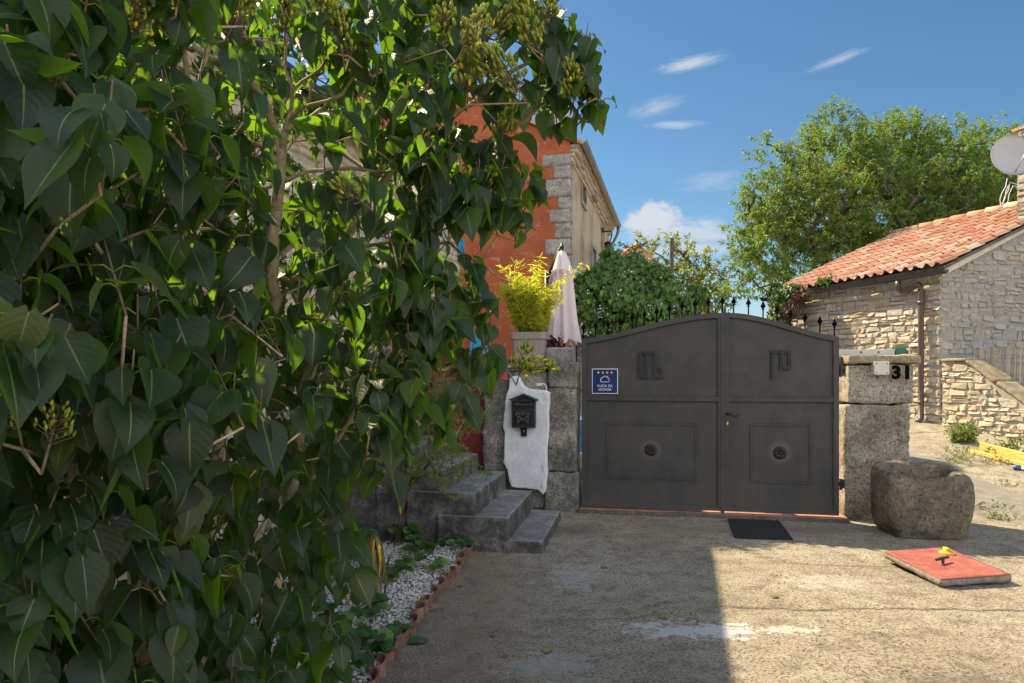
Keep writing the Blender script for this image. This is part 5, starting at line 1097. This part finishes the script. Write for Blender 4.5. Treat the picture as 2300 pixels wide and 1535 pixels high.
for poly, n, spread in REG:
    xs_ = [p[0] for p in poly]; ys2 = [p[1] for p in poly]; k = 0
    while k < n:
        px, py = rl.uniform(min(xs_), max(xs_)), rl.uniform(min(ys2), max(ys2))
        if not inpoly(px, py, poly): continue
        d = dfront(px, py) + (min(1.6, rl.exponential(spread)) if spread > 0 else rl.uniform(.5, 1.7) if spread > -1.5 else rl.uniform(1.1, 2.4))
        if abs(px - 632) < 85 and 20 < py < 620 and d < 2.0: 
            if rl.random() < .94: continue
        p = at(px, py, d)
        if p.z < .04: continue
        SH.append(p); k += 1
EXTRA = [(1290, 95, 1.9), (1300, 130, 1.9), (1320, 60, 1.9), (1330, 110, 1.88), (1310, 150, 1.85), (1345, 200, 1.88), (1320, 235, 1.9), (1260, 20, 1.9), (1255, 60, 1.9), (1330, 190, 1.9), (1090, 785, 1.95), (1120, 775, 2.0), (1060, 790, 1.95), (1040, 870, 1.95), (1020, 930, 1.95), (960, 935, 1.95), (1185, 430, 2.0), (1200, 395, 2.05), (1140, 470, 2.0), (1160, 440, 2.0), (1100, 455, 2.0), (1010, 480, 2.0), (1060, 430, 2.0), (1040, 560, 2.0), (1060, 640, 2.0), (1020, 600, 2.0), (1245, 235, 1.95), (1215, 150, 1.9),
         (200, 235, .84), (245, 260, .85), (110, 720, .82), (60, 730, .8), (300, 800, 1.0), (240, 560, .98), (1105, 690, 2.0), (840, 1010, 1.75), (760, 1180, 1.75), (770, 1270, 1.7), (740, 1400, 1.6)]
SH += [at(*e) for e in EXTRA]
nvr, nur = 11, 7
VV = np.linspace(0, 1, nvr); UU = np.linspace(-1, 1, nur)
wprof = np.interp(VV, [0, .05, .12, .22, .35, .5, .65, .78, .88, .95, 1], [.15, .30, .41, .465, .45, .375, .265, .155, .075, .03, .002])
gL = Geo(); gL.uv = []; gP = Geo(); camp = Vector((0, 0, CH))
quad = [(j * nur + i, j * nur + i + 1, (j + 1) * nur + i + 1, (j + 1) * nur + i) for j in range(nvr - 1) for i in range(nur - 1)]
def lilac_leaf(b, D, N, L, W, fold, bend, wave, t, roll):
    D = D.normalized(); S = D.cross(N).normalized(); N = S.cross(D)
    from math import cos, sin
    S, N = S * cos(roll) + N * sin(roll), N * cos(roll) - S * sin(roll)
    D_, S_, N_ = np.array(D), np.array(S), np.array(N)
    y = np.zeros(nvr); z = np.zeros(nvr); a = 0.0
    for i in range(1, nvr):
        a = -.10 + bend * max(0, VV[i] - .12) + .3 * bend * VV[i] ** 3; y[i] = y[i - 1] + cos(a) * (VV[i] - VV[i - 1]); z[i] = z[i - 1] - sin(a) * (VV[i] - VV[i - 1])
    vs = []; ph = rl.uniform(0, 6)
    for i in range(nvr):
        lobe = .20 * (1 - VV[i]) ** 5
        for u in UU:
            au = abs(u); h = fold * (au ** 1.4) * wprof[i] * W * (1 - .3 * VV[i]) + wave * L * au ** 2 * sin(ph + VV[i] * 8 + (2 if u > 0 else 0)) * (1 - VV[i])
            v = b + np.array(D_ * ((y[i] - lobe * (au ** .8) * (1.25 - au ** 3 * .75)) * L)) + S_ * (u * wprof[i] * W) + N_ * (z[i] * L + h)
            vs.append(v)
    o = gL.n; gL.v.extend(map(tuple, vs)); gL.n += len(vs); gL.f.extend([tuple(q + o for q in f) for f in quad]); gL.m.extend([0] * len(quad)); gL.t.extend([t] * len(quad))
    gL.uv.extend([(u, v) for v in VV for u in UU])
TIPS = []
for p in SH:
    toC = (camp - p); toC.z = 0; toC.normalize()
    ax = (Z * 1.0 + toC * rl.uniform(-.1, .5) + Vector(rl.normal(size=3)) * .35).normalized(); n_nodes = int(rl.integers(2, 4)); base = p - ax * .10; TIPS.append(base)
    gP.tube([base, base + ax * .05, base + ax * (.035 * n_nodes + .04)], [.0021, .0019, .0014], 5, 1)
    az0 = rl.uniform(0, math.pi)
    for k in range(n_nodes):
        node = base + ax * (.035 * (k + 1) + rl.uniform(-.008, .008))
        for s in (0, 1):
            ba = math.atan2(toC.y, toC.x) + rl.normal() * .95 + (s - .5) * .9
            out = Vector((math.cos(ba), math.sin(ba), 0)); L = rl.choice([rl.uniform(.045, .07), rl.uniform(.065, .098), rl.uniform(.075, .112)]) * (1 if k < n_nodes - 1 else rl.uniform(.6, 1)); W = L * rl.uniform(.76, .95)
            pl = rl.uniform(.022, .038); m1 = node + (out * .75 + Z * .5) * pl * .6; b = m1 + (out * .8 - Z * .15) * pl * .55
            a_, b_ = rl.uniform(.10, .62), rl.uniform(.65, 1.0); 
            if rl.random() < .12: a_, b_ = 1.0, rl.uniform(-.1, .45)
            D = out * a_ - Z * b_ + Vector(rl.normal(size=3)) * .20; N = out * b_ + Z * (a_ + .1)
            if (b + D.normalized() * L * .5 - camp).length < .60: continue
            gP.tube([node, m1, b, b + D.normalized() * L * .12], [.0017, .0014, .0013, .0008], 5, 0, .5)
            lilac_leaf(np.array(b), D, N, L, W, rl.uniform(.05, .65), rl.uniform(-.1, 1.1), rl.uniform(0, .035), rl.random(), rl.normal() * .28)
part('foliage', gL, M['lilac'], lil, True); part('petioles', gP, [M['petiole'], M['twig']], lil, True)
# stems and branches measured from the photograph, then twigs grown to every shoot
BR = [[(430, 2300, 2.1), (440, 1980, 2.05), (450, 1500, 2.0), (470, 1150, 1.98), (500, 960, 1.96), (550, 800, 1.95), (600, 715, 1.93), (622, 670, 1.92), (613, 600, 1.9), (612, 530, 1.9), (622, 450, 1.9), (630, 370, 1.9), (640, 300, 1.9), (655, 240, 1.9), (655, 190, 1.9), (642, 110, 1.9), (632, 20, 1.9), (640, -90, 1.9)],
      [(655, 215, 1.9), (700, 170, 1.88), (735, 130, 1.87), (770, 60, 1.86)], [(645, 275, 1.9), (700, 235, 1.88), (770, 212, 1.87), (798, 170, 1.87), (840, 155, 1.86)], [(798, 170, 1.87), (770, 125, 1.86), (755, 90, 1.86)],
      [(632, 330, 1.9), (612, 275, 1.9), (600, 215, 1.9)], [(640, 320, 1.9), (690, 270, 1.92), (745, 220, 1.95)], [(630, 395, 1.9), (690, 385, 1.95), (790, 378, 2.0), (900, 385, 2.05), (1020, 345, 2.1)],
      [(560, 2300, 2.4), (560, 1900, 2.35), (600, 1400, 2.3), (680, 900, 2.25), (760, 560, 2.2), (820, 450, 2.2), (870, 395, 2.18), (930, 315, 2.15), (1000, 262, 2.12), (1075, 225, 2.1), (1150, 160, 2.05), (1230, 110, 2.0), (1275, 80, 1.95)],
      [(940, 300, 2.15), (985, 215, 2.1), (1010, 150, 2.1)], [(890, 355, 2.16), (960, 350, 2.12), (1050, 338, 2.1), (1110, 325, 2.08), (1180, 270, 2.05), (1260, 215, 2.0)], [(1180, 270, 2.05), (1240, 160, 2.0), (1270, 80, 1.95)],
      [(760, 560, 2.2), (900, 540, 2.15), (1010, 545, 2.1), (1080, 590, 2.05), (1150, 635, 2.0)], [(680, 900, 2.25), (840, 720, 2.1), (960, 690, 2.05), (1100, 690, 2.0)], [(640, 1150, 2.28), (820, 880, 2.1), (960, 830, 2.0), (1080, 800, 2.0), (1160, 822, 2.0), (1225, 815, 2.0)], [(880, 860, 2.05), (960, 900, 2.0), (1060, 915, 1.95)],
      [(120, 2300, 1.6), (130, 1900, 1.6), (150, 1400, 1.55), (180, 1000, 1.5), (200, 600, 1.4), (230, 300, 1.3), (260, 60, 1.3), (270, -150, 1.3)], [(430, 2300, 2.1), (330, 1700, 1.7), (300, 1200, 1.55), (330, 800, 1.5), (380, 500, 1.5), (440, 250, 1.5), (470, 100, 1.5), (480, -120, 1.5)],
      [(440, 250, 1.5), (420, 170, 1.5), (400, 80, 1.5)], [(600, 230, 1.9), (548, 165, 1.9), (480, 135, 1.9), (440, 105, 1.9)], [(548, 165, 1.9), (556, 90, 1.9), (545, 10, 1.9)]]
nodes = []
for br in BR:
    pts = [at(*b) for b in br]; pts = [Vector((p.x, p.y, max(p.z, -.05))) for p in pts]; par0 = -1
    if nodes and br[0][1] < 2000: par0 = min(range(len(nodes)), key=lambda i: (nodes[i][0] - pts[0]).length); pts = pts[1:]
    last = par0; prev = nodes[par0][0] if par0 >= 0 else None
    for p in pts:
        if prev is not None:
            m = prev.lerp(p, .5) + Vector(rl.normal(size=3)) * .006; nodes.append((m, last)); last = len(nodes) - 1
        nodes.append((p, last)); last = len(nodes) - 1; prev = p
CLU = [(110, 135, 1.05, .10), (70, 200, 1.1, .08), (35, 930, .93, .05), (120, 965, .93, .06), (785, 430, 1.5, .065), (765, 70, 1.62, .12), (725, 20, 1.6, .10), (1000, 20, 1.65, .12), (1060, 70, 1.68, .13), (1090, 130, 1.7, .12), (1140, 160, 1.72, .12), (1050, 160, 1.75, .10), (1190, 70, 1.75, .11), (1170, 20, 1.75, .1), (1285, 185, 1.85, .10), (1310, 215, 1.9, .08), (1140, 275, 2.0, .10), (1090, 410, 2.0, .08), (1200, 825, 2.0, .11), (1175, 812, 2.0, .09), (640, 40, 1.7, .1), (540, 30, 1.5, .1), (300, 30, 1.15, .09), (1120, 60, 1.85, .11), (1230, 30, 1.85, .1)]
CAX = []
for (px, py, d, ln) in CLU:
    ax = Vector((rl.normal() * .5 + .15, rl.normal() * .3 - .2, .8)).normalized() if py != 825 else Vector((.95, -.1, .05)); CAX.append(ax); TIPS.append(at(px, py, d) - ax * (ln * .5 + .03))
g = Geo(); grow(g, None, TIPS, .026, .0015, rl, 0, 4, .05, nodes=nodes, sag=.03)
part('branches', g, M['bark'], lil, True)
for (px, py, d, ln), ax in zip(CLU, CAX):
    c = at(px, py, d); g = Geo()
    st_ = c - ax * ln * .5; g.tube([st_ - ax * .03, st_, c, c + ax * ln * .5], [.0022, .002, .0015, .0008], 5, 1)
    for k in range(int(62 * ln / .1)):
        f = rl.random(); p = st_ + ax * ln * f; o_ = ax.orthogonal().normalized(); o2 = ax.cross(o_); a = rl.uniform(0, 6.28); sd = o_ * math.cos(a) + o2 * math.sin(a); rr = (.034 * (1 - f * .75) + .004) * rl.uniform(.4, 1.05)
        q = p + sd * rr + ax * rr * .5; dd = (sd * rl.uniform(.1, .5) + ax * .8 + Z * .35).normalized(); L = rl.uniform(.013, .020) * min(1.0, d / 1.7)
        g.tube([p, q], [.0008, .0007], 4, 1); g.tube([q, q + dd * L * .25, q + dd * L * .55, q + dd * L * .85, q + dd * L], [x * min(1.0, d / 1.7) for x in (.0012, .0036, .0042, .0022, .0003)], 6, 0, rl.random())
    part('seed_cluster', g, [M['capsule'], M['twig']], lil, True)

# ------------------------------------------------------------------ flower bed, edging, small plants
edge_px = [(1054, 1236), (1036, 1258), (1027, 1274), (1017, 1288), (1002, 1302), (988, 1317), (975, 1337), (956, 1362), (944, 1378), (932, 1402), (912, 1428), (884, 1456), (858, 1499), (838, 1530), (812, 1575), (785, 1625)]
EG = [gnd(*p) for p in edge_px]
bed = [Vector((-.30, 5.72, 0))] + EG + [Vector((-1.1, 2.6, 0)), Vector((-1.75, 3.2, 0)), Vector((-1.75, 6.0, 0)), Vector((-.9, 6.3, 0))]
g = Geo(); g.prism([Vector((p.x, p.y, .020)) for p in bed], Z * -.06); struct('flower_bed', g, M['bedding'])
bpoly = [(p.x, p.y) for p in bed]; ic = bmesh.new(); bmesh.ops.create_icosphere(ic, subdivisions=1, radius=1); iv_ = np.array([v.co[:] for v in ic.verts]); if_ = [tuple(v.index for v in f.verts) for f in ic.faces]; ic.free()
g = Geo(); cnt = 0; rp_ = np.random.default_rng(3)
while cnt < 10500:
    x, y = rp_.uniform(-1.75, .0), rp_.uniform(2.6, 6.3)
    if not inpoly(x, y, bpoly): continue
    r = rp_.uniform(.006, .0125); sc_ = np.array([rp_.uniform(.8, 1.3), rp_.uniform(.8, 1.3), rp_.uniform(.55, .9)]) * r; a = rp_.uniform(0, 6.28); R2 = np.array([[math.cos(a), -math.sin(a), 0], [math.sin(a), math.cos(a), 0], [0, 0, 1]])
    g.add(list((iv_ * (1 + rp_.normal(size=(len(iv_), 1)) * .10) * sc_) @ R2.T + (x, y, .018 + rp_.uniform(0, .018) + fbm((x, y, 0), 2, 2) * .008)), if_, 0, rp_.random()); cnt += 1
tag(thing('gravel', g, M['gravel'], 'loose white pebbles covering the flower bed', None), None, None, None, 'stuff')
proto = None
tl = 'curved terracotta half tile set on edge along the flower bed'
for i in range(len(EG) - 1):
    a, b = EG[i], EG[i + 1]; d = b - a; ln = d.length; me = None
    g = Geo(); n = 12; wd = .095; vs = []
    for (rr, hs) in ((1.0, (-.03, .072)), (.86, (.072, -.03))):
        for h in hs:
            for k in range(n + 1): t = math.pi * (k / n - .5); vs.append((math.cos(t) * wd * .55 * rr, math.sin(t) * wd * .62 * rr, h * (1 + .03 * math.sin(k))))
    m_ = n + 1; g.add(vs, [(r * m_ + k, r * m_ + k + 1, ((r + 1) % 4) * m_ + k + 1, ((r + 1) % 4) * m_ + k) for r in range(4) for k in range(n)] + [(0, m_, 2 * m_, 3 * m_)[::-1], (n, m_ + n, 2 * m_ + n, 3 * m_ + n)])
    if proto is None: proto = mesh('edging_tile', g, M['terra'], False)
    m = (a + b) / 2; o = link('edging_tile', proto, None, (m.x - .02, m.y, gz(m.x, m.y))); s = ln / .105; o.scale = (min(1.25, max(.85, s)), s, rs.uniform(.85, 1.1)); o.rotation_euler = (rs.uniform(-.08, .08), rs.uniform(-.05, .18), math.atan2(d.y, d.x) + math.pi / 2 + rs.uniform(-.18, .18))
    tag(o, tl, 'edging tile', 'terracotta edging tiles of the flower bed')
def low_plant(name, px, py, z, n, h, lf, tpl, mat, label, cat, spread=.10, tri=3, group=None, d=None):
    c = gnd(px, py, z) if d is None else Vector(((px - CX) / F * d, d, z)); e = empty(name, c, label, cat, group); g = Geo(); g2 = Geo()
    for i in range(n):
        a = rl.uniform(0, 6.28); r = spread * math.sqrt(rl.random()); tip = c + Vector((math.cos(a) * r, math.sin(a) * r, h * rl.uniform(.45, 1.0))); g.tube([c + Vector((math.cos(a), math.sin(a), 0)) * .008, c.lerp(tip, .5) + Z * h * .22, tip], [.0022, .002, .0014], 5)
        for k in range(tri):
            b = a + (k - (tri - 1) / 2) * 1.3; D = np.array([[math.cos(b), math.sin(b), rl.uniform(-.35, .15)]]); N = np.array([[math.cos(b) * .25 + rl.normal() * .2, math.sin(b) * .25 - .15 + rl.normal() * .2, 1]])
            leaves(g2, np.array([tip]), D, N, lf * rl.uniform(.75, 1.15), lf * rl.uniform(.75, 1.05), tpl, rl)
    part('stalks', g, M['petiole'], e); part('foliage', g2, mat, e); return e
SP = [(935, 1252, 9, .16, .085, 'strawberry plant with large lobed leaves in the middle of the white pebbles'), (1020, 1238, 7, .13, .07, 'strawberry plant at the far end of the edging tiles near the lowest step'), (985, 1215, 6, .12, .065, 'strawberry plant behind the middle plant close to the stair side'), (925, 1180, 8, .20, .08, 'upright leafy plant beside the brown stems at the back of the bed'),
      (800, 1330, 11, .20, .08, 'dense strawberry plant under the lilac left of the wooden stake'), (812, 1245, 9, .22, .085, 'dark leafy plant under the lilac behind the wooden stake'), (845, 1395, 7, .12, .075, 'strawberry plant in front of the wooden stake'), (765, 1420, 8, .16, .08, 'strawberry plant under the lilac at the bottom of the bed'), (838, 1455, 5, .10, .075, 'small strawberry plant on pebbles near the bottom of the edging'), (905, 1432, 5, .09, .055, 'small sprig growing at the edging tiles near the fallen green leaf'), (848, 1505, 6, .10, .06, 'small weed among the lowest edging tiles'), (880, 1300, 9, .16, .08, 'leafy plant right behind the thin dark stick'), (900, 1225, 9, .18, .085, 'tall leafy plant between the brown stems and the middle plant'), (800, 1470, 8, .15, .08, 'broad strawberry plant hidden under the lowest lilac leaves'), (775, 1290, 9, .2, .085, 'dark strawberry plant deep under the lilac left of the wilted plant'), (960, 1285, 6, .12, .075, 'small strawberry plant on open pebbles beside the edging curve')]
for (px, py, n, h, lf, lab) in SP: low_plant('strawberry_plant', px, py, .02, n, h, lf, 'round', M['straw'], lab, 'plant', .12, 3, 'strawberry plants in the pebble bed')
sc_r = low_plant('geranium', 972, 1188, .02, 5, .16, .06, 'round', M['straw'], 'small geranium with a red flower beside the steps', 'plant', .08, 1)
g = Geo(); c = at(976, 1178, 6.2); P = np.array([c] * 14) + rl.normal(size=(14, 3)) * .010; leaves(g, P, unit(rl, 14), unit(rl, 14), .022, .02, 'round', rl); g.tube([c, Vector((c.x, c.y, .02))], .002, 5); part('flower', g, M['redflower'], sc_r)
# wilted plant tied to a stake, and a thin stick
wb = gnd(852, 1352, .02); we = empty('wilted_plant', wb, 'wilted yellow plant drooping over a wooden stake in the pebble bed', 'plant')
g = Geo(); wtp = at(842, 1222, wb.y); g.tube([wb - Z * .03, wb.lerp(wtp, .4), wb.lerp(wtp, .8), wtp], [.024, .022, .018, .012], 10); part('stake', g, M['stake'], we, True)
g = Geo(); P = []; 
for i in range(34):
    a = rl.uniform(0, 6.28); o_ = Vector((math.cos(a), math.sin(a), 0)); L = rl.uniform(.12, .26); wd = rl.uniform(.010, .017); sdv = o_.cross(Z); vs = []; t = rl.random()
    top = wtp + Z * rl.uniform(-.07, .035); pr_ = [(0, 0), (.25, .10), (.5, .02), (.8, -.42), (1.0, -.98)]
    for (k, (x, zz)) in enumerate([(0, 0), (.18, .16), (.34, .05), (.46, -.35), (.52 + .12 * rl.normal(), -.95)]):
        q = top + o_ * (x * L * .62) + Z * zz * L; ww = wd * (.4, 1, 1, .7, .15)[k]; vs += [q - sdv * ww, q + o_ * .004 - Z * .002, q + sdv * ww]
    g.add(vs, [(3 * k + j, 3 * k + j + 1, 3 * k + j + 4, 3 * k + j + 3) for k in range(4) for j in range(2)], 0, t)
part('leaves', g, M['wilt'], we, True)
s0 = gnd(862, 1350, .01); s1 = at(873, 1252, s0.y + .02); g = Geo(); g.tube([s0, s1], [.007, .006], 8); thing('stick', g, M['bark_dark'], 'thin dark stick standing beside the wilted plant', 'stick')
# feathery shrub with brown stems next to the steps
fs_ = empty('feathery_shrub', Vector((-1.0, 5.95, 0)), 'fine leaved light green shrub with bare brown stems beside the steps', 'shrub')
ft = [at(px, py, d) for px, py, d in ((930, 880, 5.7), (960, 900, 5.7), (1000, 905, 5.6), (1035, 900, 5.6), (1055, 925, 5.6), (985, 940, 5.6), (945, 940, 5.7), (900, 900, 5.8), (920, 960, 5.7), (1010, 960, 5.5), (960, 990, 5.6), (925, 1010, 5.7), (980, 875, 5.7), (1020, 1050, 5.5), (1000, 1080, 5.5), (890, 860, 5.8), (870, 930, 5.8), (940, 850, 5.8), (905, 1060, 5.7), (950, 1050, 5.6), (985, 1020, 5.6))]
S = np.array([np.array(p) + rl.normal(size=3) * (.10, .10, .07) for p in ft for _ in range(20)]); Dv = unit(rl, len(S)) * .6; Dv[:, 0] += .5; Dv[:, 2] += .25; Dv /= np.linalg.norm(Dv, axis=1, keepdims=True)
g = Geo(); shoots(g, S, Dv, rl.uniform(.10, .24, len(S)), 26, .027, .0095, 'lance', rl, .9, .1, .7); part('foliage', g, M['feather'], fs_)
g = Geo(); rb_ = [[Vector((-1.0 + rl.normal() * .06, 5.95 + rl.normal() * .08, -.02)), Vector((-1.0 + rl.normal() * .10, 5.92 + rl.normal() * .08, .35)), Vector((-.92 + rl.normal() * .14, 5.85 + rl.normal() * .1, .75))] for _ in range(15)]; nn_ = []
for r_ in rb_:
    b0 = len(nn_)
    for i, p in enumerate(r_): nn_.append((p, b0 + i - 1 if i else -1))
grow(g, None, [Vector(S[i]) for i in range(0, len(S), 4)], .013, .0022, rl, 0, 3, .06, nodes=nn_); part('stems', g, M['twig'], fs_, True)
# weeds by the ramp wall and in the joints of the drive
def tuft(px, py, d, n, L, wd, label, sx=.2, up=.8, name='weed'):
    c = at(px, py, d); c.z = gz(c.x, c.y); e = empty(name, c, label, 'weed', 'weeds along the drive'); g = Geo(); P = np.array(c) + rl.normal(size=(n, 3)) * (sx, sx * .4, 0); P[:, 2] = c.z - .005
    D = unit(rl, n) * .7; D[:, 2] = abs(D[:, 2]) + up * .6; Nn = unit(rl, n); Nn[:, 1] -= .5; k = rl.uniform(.4, 1, n)
    P = np.repeat(P, 5, 0) + np.repeat(D, 5, 0) * (rl.random((n * 5, 1)) * L * 2.2); D2 = np.repeat(D, 5, 0) * .4 + unit(rl, n * 5) * .7; leaves(g, P, D2, np.repeat(Nn, 5, 0) + unit(rl, n * 5) * .5, L * np.repeat(k, 5), wd, 'lance', rl); part('foliage', g, M['weed'], e)
tuft(2165, 985, 10.5, 110, .10, .028, 'bushy green weed at the foot of the ramp wall near the drainpipe', .11, 1.2)
tuft(2285, 965, 9.75, 60, .10, .028, 'green weed between the ramp wall and the yellow plank', .2, 1.2)
tuft(2235, 1015, 9.3, 40, .05, .018, 'low green weed along the front of the flat plank', .22, .5)
tuft(2150, 1030, 9.9, 26, .06, .012, 'pale grass tuft in the upper drive joint', .12, .7)
tuft(2165, 1048, 9.5, 20, .06, .012, 'small grass tuft on the drive above the trough', .07, .7)
tuft(2140, 1055, 9.3, 22, .07, .010, 'dry grass tuft just behind the trough rim', .09, .8)
tuft(2265, 1110, 8.2, 18, .05, .012, 'tiny weed in the sunny drive slab', .08, .5)
tuft(2200, 1155, 7.35, 30, .04, .016, 'low weeds in the shaded drive joint right of the trough', .14, .35)
tuft(2245, 1172, 7.0, 24, .04, .016, 'low weeds in the drive joint near the right edge', .10, .35)
# leaves fallen on the yard
def fallen(px, py, L, mat, label, yaw, tpl='broad'):
    c = gnd(px, py, .0); c.z = gz(c.x, c.y) + .006; g = Geo(); leaves(g, np.array([c]), np.array([[math.cos(yaw), math.sin(yaw), .12]]), np.array([[.1, -.1, 1]]), L, L * .72, tpl, rl); g.add([Vector(v) - Z * .002 for v in g.v], [f[::-1] for f in g.f], 0)
    g.t = [.6] * len(g.f); thing('fallen_leaf', g, mat, label, 'leaf', 'leaves fallen on the yard', smooth=False)
fallen(915, 1445, .115, M['straw'], 'large green leaf fallen beside the edging tiles', .2, 'round')
fallen(968, 1374, .05, M['wilt'], 'yellow green leaf fallen next to the edging', 1.0); fallen(1035, 1320, .05, M['dry'], 'brown leaf fallen near the top of the edging', 2.0); fallen(1112, 1430, .04, M['wilt'], 'yellow leaf fallen on the shaded yard', 2.6); fallen(1222, 1466, .06, M['dry'], 'curled brown leaf lying in the bluish shade', .6); fallen(1135, 1475, .045, M['dry'], 'brown leaf left of the curled one in the shade', 1.7); fallen(1352, 1278, .05, M['wilt'], 'small yellow leaf fallen in the middle of the shade', .3); fallen(1735, 1341, .05, M['wilt'], 'yellow green leaf lying in the sunlit yard', .1); fallen(1490, 1393, .05, M['dry'], 'brown leaf lying on the white stain', 1.2)

# grit and litter on the concrete, thicker along the bed edge, the threshold and the foot of the trough
g = Geo(); rq = np.random.default_rng(23)
for i in range(4200):
    k = rq.random()
    if k < .35: e_ = EG[int(rq.integers(0, 13))]; x, y = e_.x + abs(rq.normal()) * .16 + .06, e_.y + rq.normal() * .12
    elif k < .55: q = GF.P(rq.uniform(-.1, 2.7), .12 + abs(rq.normal()) * .12, 0); x, y = q.x, q.y
    elif k < .62: a_ = rq.uniform(3.0, 6.6); x, y = tro.x + math.cos(a_) * .40, tro.y + math.sin(a_) * .33
    else: x, y = rq.uniform(-.2, 4.2), rq.uniform(3.0, 6.7)
    r = rq.uniform(.0018, .0055); g.add(list(iv_ * (1 + rq.normal(size=(len(iv_), 1)) * .15) * (r * 1.2, r, r * .7) + (x, y, gz(x, y) + r * .4)), if_, 0, rq.random())
tag(thing('grit', g, M['slab'], 'loose grit scattered over the concrete yard', None), None, None, None, 'stuff')
